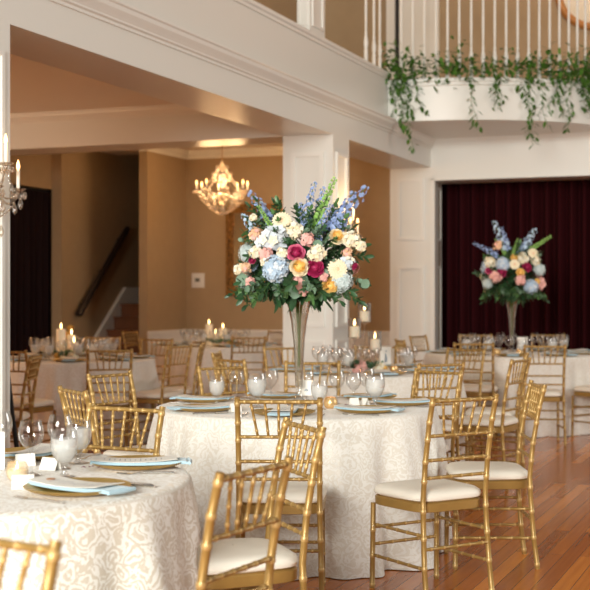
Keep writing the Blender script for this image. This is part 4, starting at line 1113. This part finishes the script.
def sconce(a, label):
    o = W(a, .0, 2.0); t = thing('crystal_sconce', label, 'wall sconce', o)
    def L(l, f, z): return U*l+V*f+Vector((0, 0, z))
    m = MB()
    rows = []
    for f, w, h in ((0, .05, .13), (.02, .045, .12), (.035, .02, .06)):
        rows.append([L(w*math.cos(2*PI*j/16), f, h*math.sin(2*PI*j/16)) for j in range(16)])
    m.grid(rows, True, False, True); m.build('back_plate', M['crystal'], t)
    candle_arm(t, L(0, .03, 0), L(0, .13, .11), ch=.12)
    candle_arm(t, L(0, .03, -.02), L(.11, .14, -.03), ch=.12)
    candle_arm(t, L(0, .03, -.02), L(-.11, .14, -.03), ch=.12)
    m = MB(); m.lathe([(.001, -.20), (.02, -.18), (.035, -.12), (.018, -.06), (.03, -.01), (.012, .05), (.02, .10), (.001, .12)], L(0, .07, 0), 10); m.build('glass_finial', M['crystal'], t)
    for (p, q) in (((0, .13, .10), (.11, .14, -.03)), ((0, .13, .10), (-.11, .14, -.03)), ((.11, .14, -.04), (-.11, .14, -.04)), ((.11, .14, -.05), (0, .06, -.18)), ((-.11, .14, -.05), (0, .06, -.18))):
        bead_strand(L(*p), L(*q), .04, 10, .0075).build('bead_strand', M['crystal'], t)
    for q in ((.12, .15, -.14), (-.12, .15, -.14), (0, .17, -.06), (0, .1, -.30), (.06, .15, -.17), (-.06, .15, -.17)):
        inst('crystal_drop', DROP, t, L(*q), scale=1.5)
    return o
sconce(-9.50, 'crystal candle sconce on the near pier at the left edge')
sconce(-3.39, 'crystal candle sconce on the middle pier behind the tall bouquet')

# black tripod stand just right of the near pier
tr_ = thing('tripod_stand', 'black tripod stand leg visible beside the near left pier', 'stand', (pxx(3, 8.9), 8.9, 0))
MB().tube([(0, 0, .75), (0, 0, 1.0)], .016).build('pole', M['black'], tr_)
for k, (dx, dy) in enumerate(((.13, -.02), (-.10, .18), (-.10, -.18))):
    MB().tube([(.02*(dx > 0), 0, .95), (dx*.5, dy*.5, .55), (dx*1.1, dy*1.1, .01)], [.016, .018, .014]).build('leg', M['black'], tr_)

# ------------------------------------------------------------------ lights
def area(name, loc, aim, size, sy, power, col):
    l = bpy.data.lights.new(name, 'AREA'); l.shape = 'RECTANGLE'; l.size = size; l.size_y = sy; l.energy = power; l.color = col
    o = bpy.data.objects.new(name, l); C.objects.link(o); o.location = loc
    o.rotation_euler = (Vector(aim)-Vector(loc)).to_track_quat('-Z', 'Y').to_euler(); return o
def point(name, loc, power, col, r=.12):
    l = bpy.data.lights.new(name, 'POINT'); l.energy = power; l.color = col; l.shadow_soft_size = r
    o = bpy.data.objects.new(name, l); C.objects.link(o); o.location = loc; return o
area('window_daylight', (-3.8, -6.5, 3.4), (.3, 7, .8), 5., 3.6, 2500, (1, .99, .93))
area('side_window_daylight', (8.5, 6.5, 3.2), (1.2, 9.5, 1.2), 4., 3., 260, (1, .97, .92))
wm = (1, .62, .30)
point('chandelier_glow', (cc.x, cc.y, 2.78), 50, wm, .28)
point('near_back_room_lamp', W(-6.3, -4.4, 2.2), 70, (1, .60, .30), .3)
point('middle_sconce_glow', W(-3.39, .22, 2.24), 7, wm, .06)
point('near_sconce_glow', W(-9.50, .22, 2.24), .8, wm, .06)
point('upstairs_lamp', W(-2.6, -1.2, 5.6), 34, (1, .64, .34), .3)
point('upstairs_lamp', W(.2, 2.0, 5.9), 22, (1, .64, .34), .3)
point('stair_lamp', W(-.6, -4.1, 3.0), 2, wm, .2)
w = bpy.data.worlds.new('room_ambience'); sc.world = w; w.use_nodes = True
w.node_tree.nodes['Background'].inputs['Color'].default_value = (1, .985, .93, 1); w.node_tree.nodes['Background'].inputs['Strength'].default_value = .25

# ------------------------------------------------------------------ camera
cam = bpy.data.cameras.new('camera'); co = bpy.data.objects.new('camera', cam); C.objects.link(co)
cam.sensor_width = 36; cam.lens = 36*1300/590; co.location = (0, 0, 1.37); co.rotation_euler = (PI/2, 0, 0)
cam.clip_end = 100; cam.dof.use_dof = True; cam.dof.focus_distance = 5.6; cam.dof.aperture_fstop = 4.5
sc.camera = co
sc.view_settings.view_transform = 'Standard'; sc.view_settings.look = 'None'; sc.view_settings.gamma = 1; sc.view_settings.exposure = -.05
sc.cycles.max_bounces = 10; sc.cycles.transparent_max_bounces = 40; sc.cycles.sample_clamp_indirect = 6
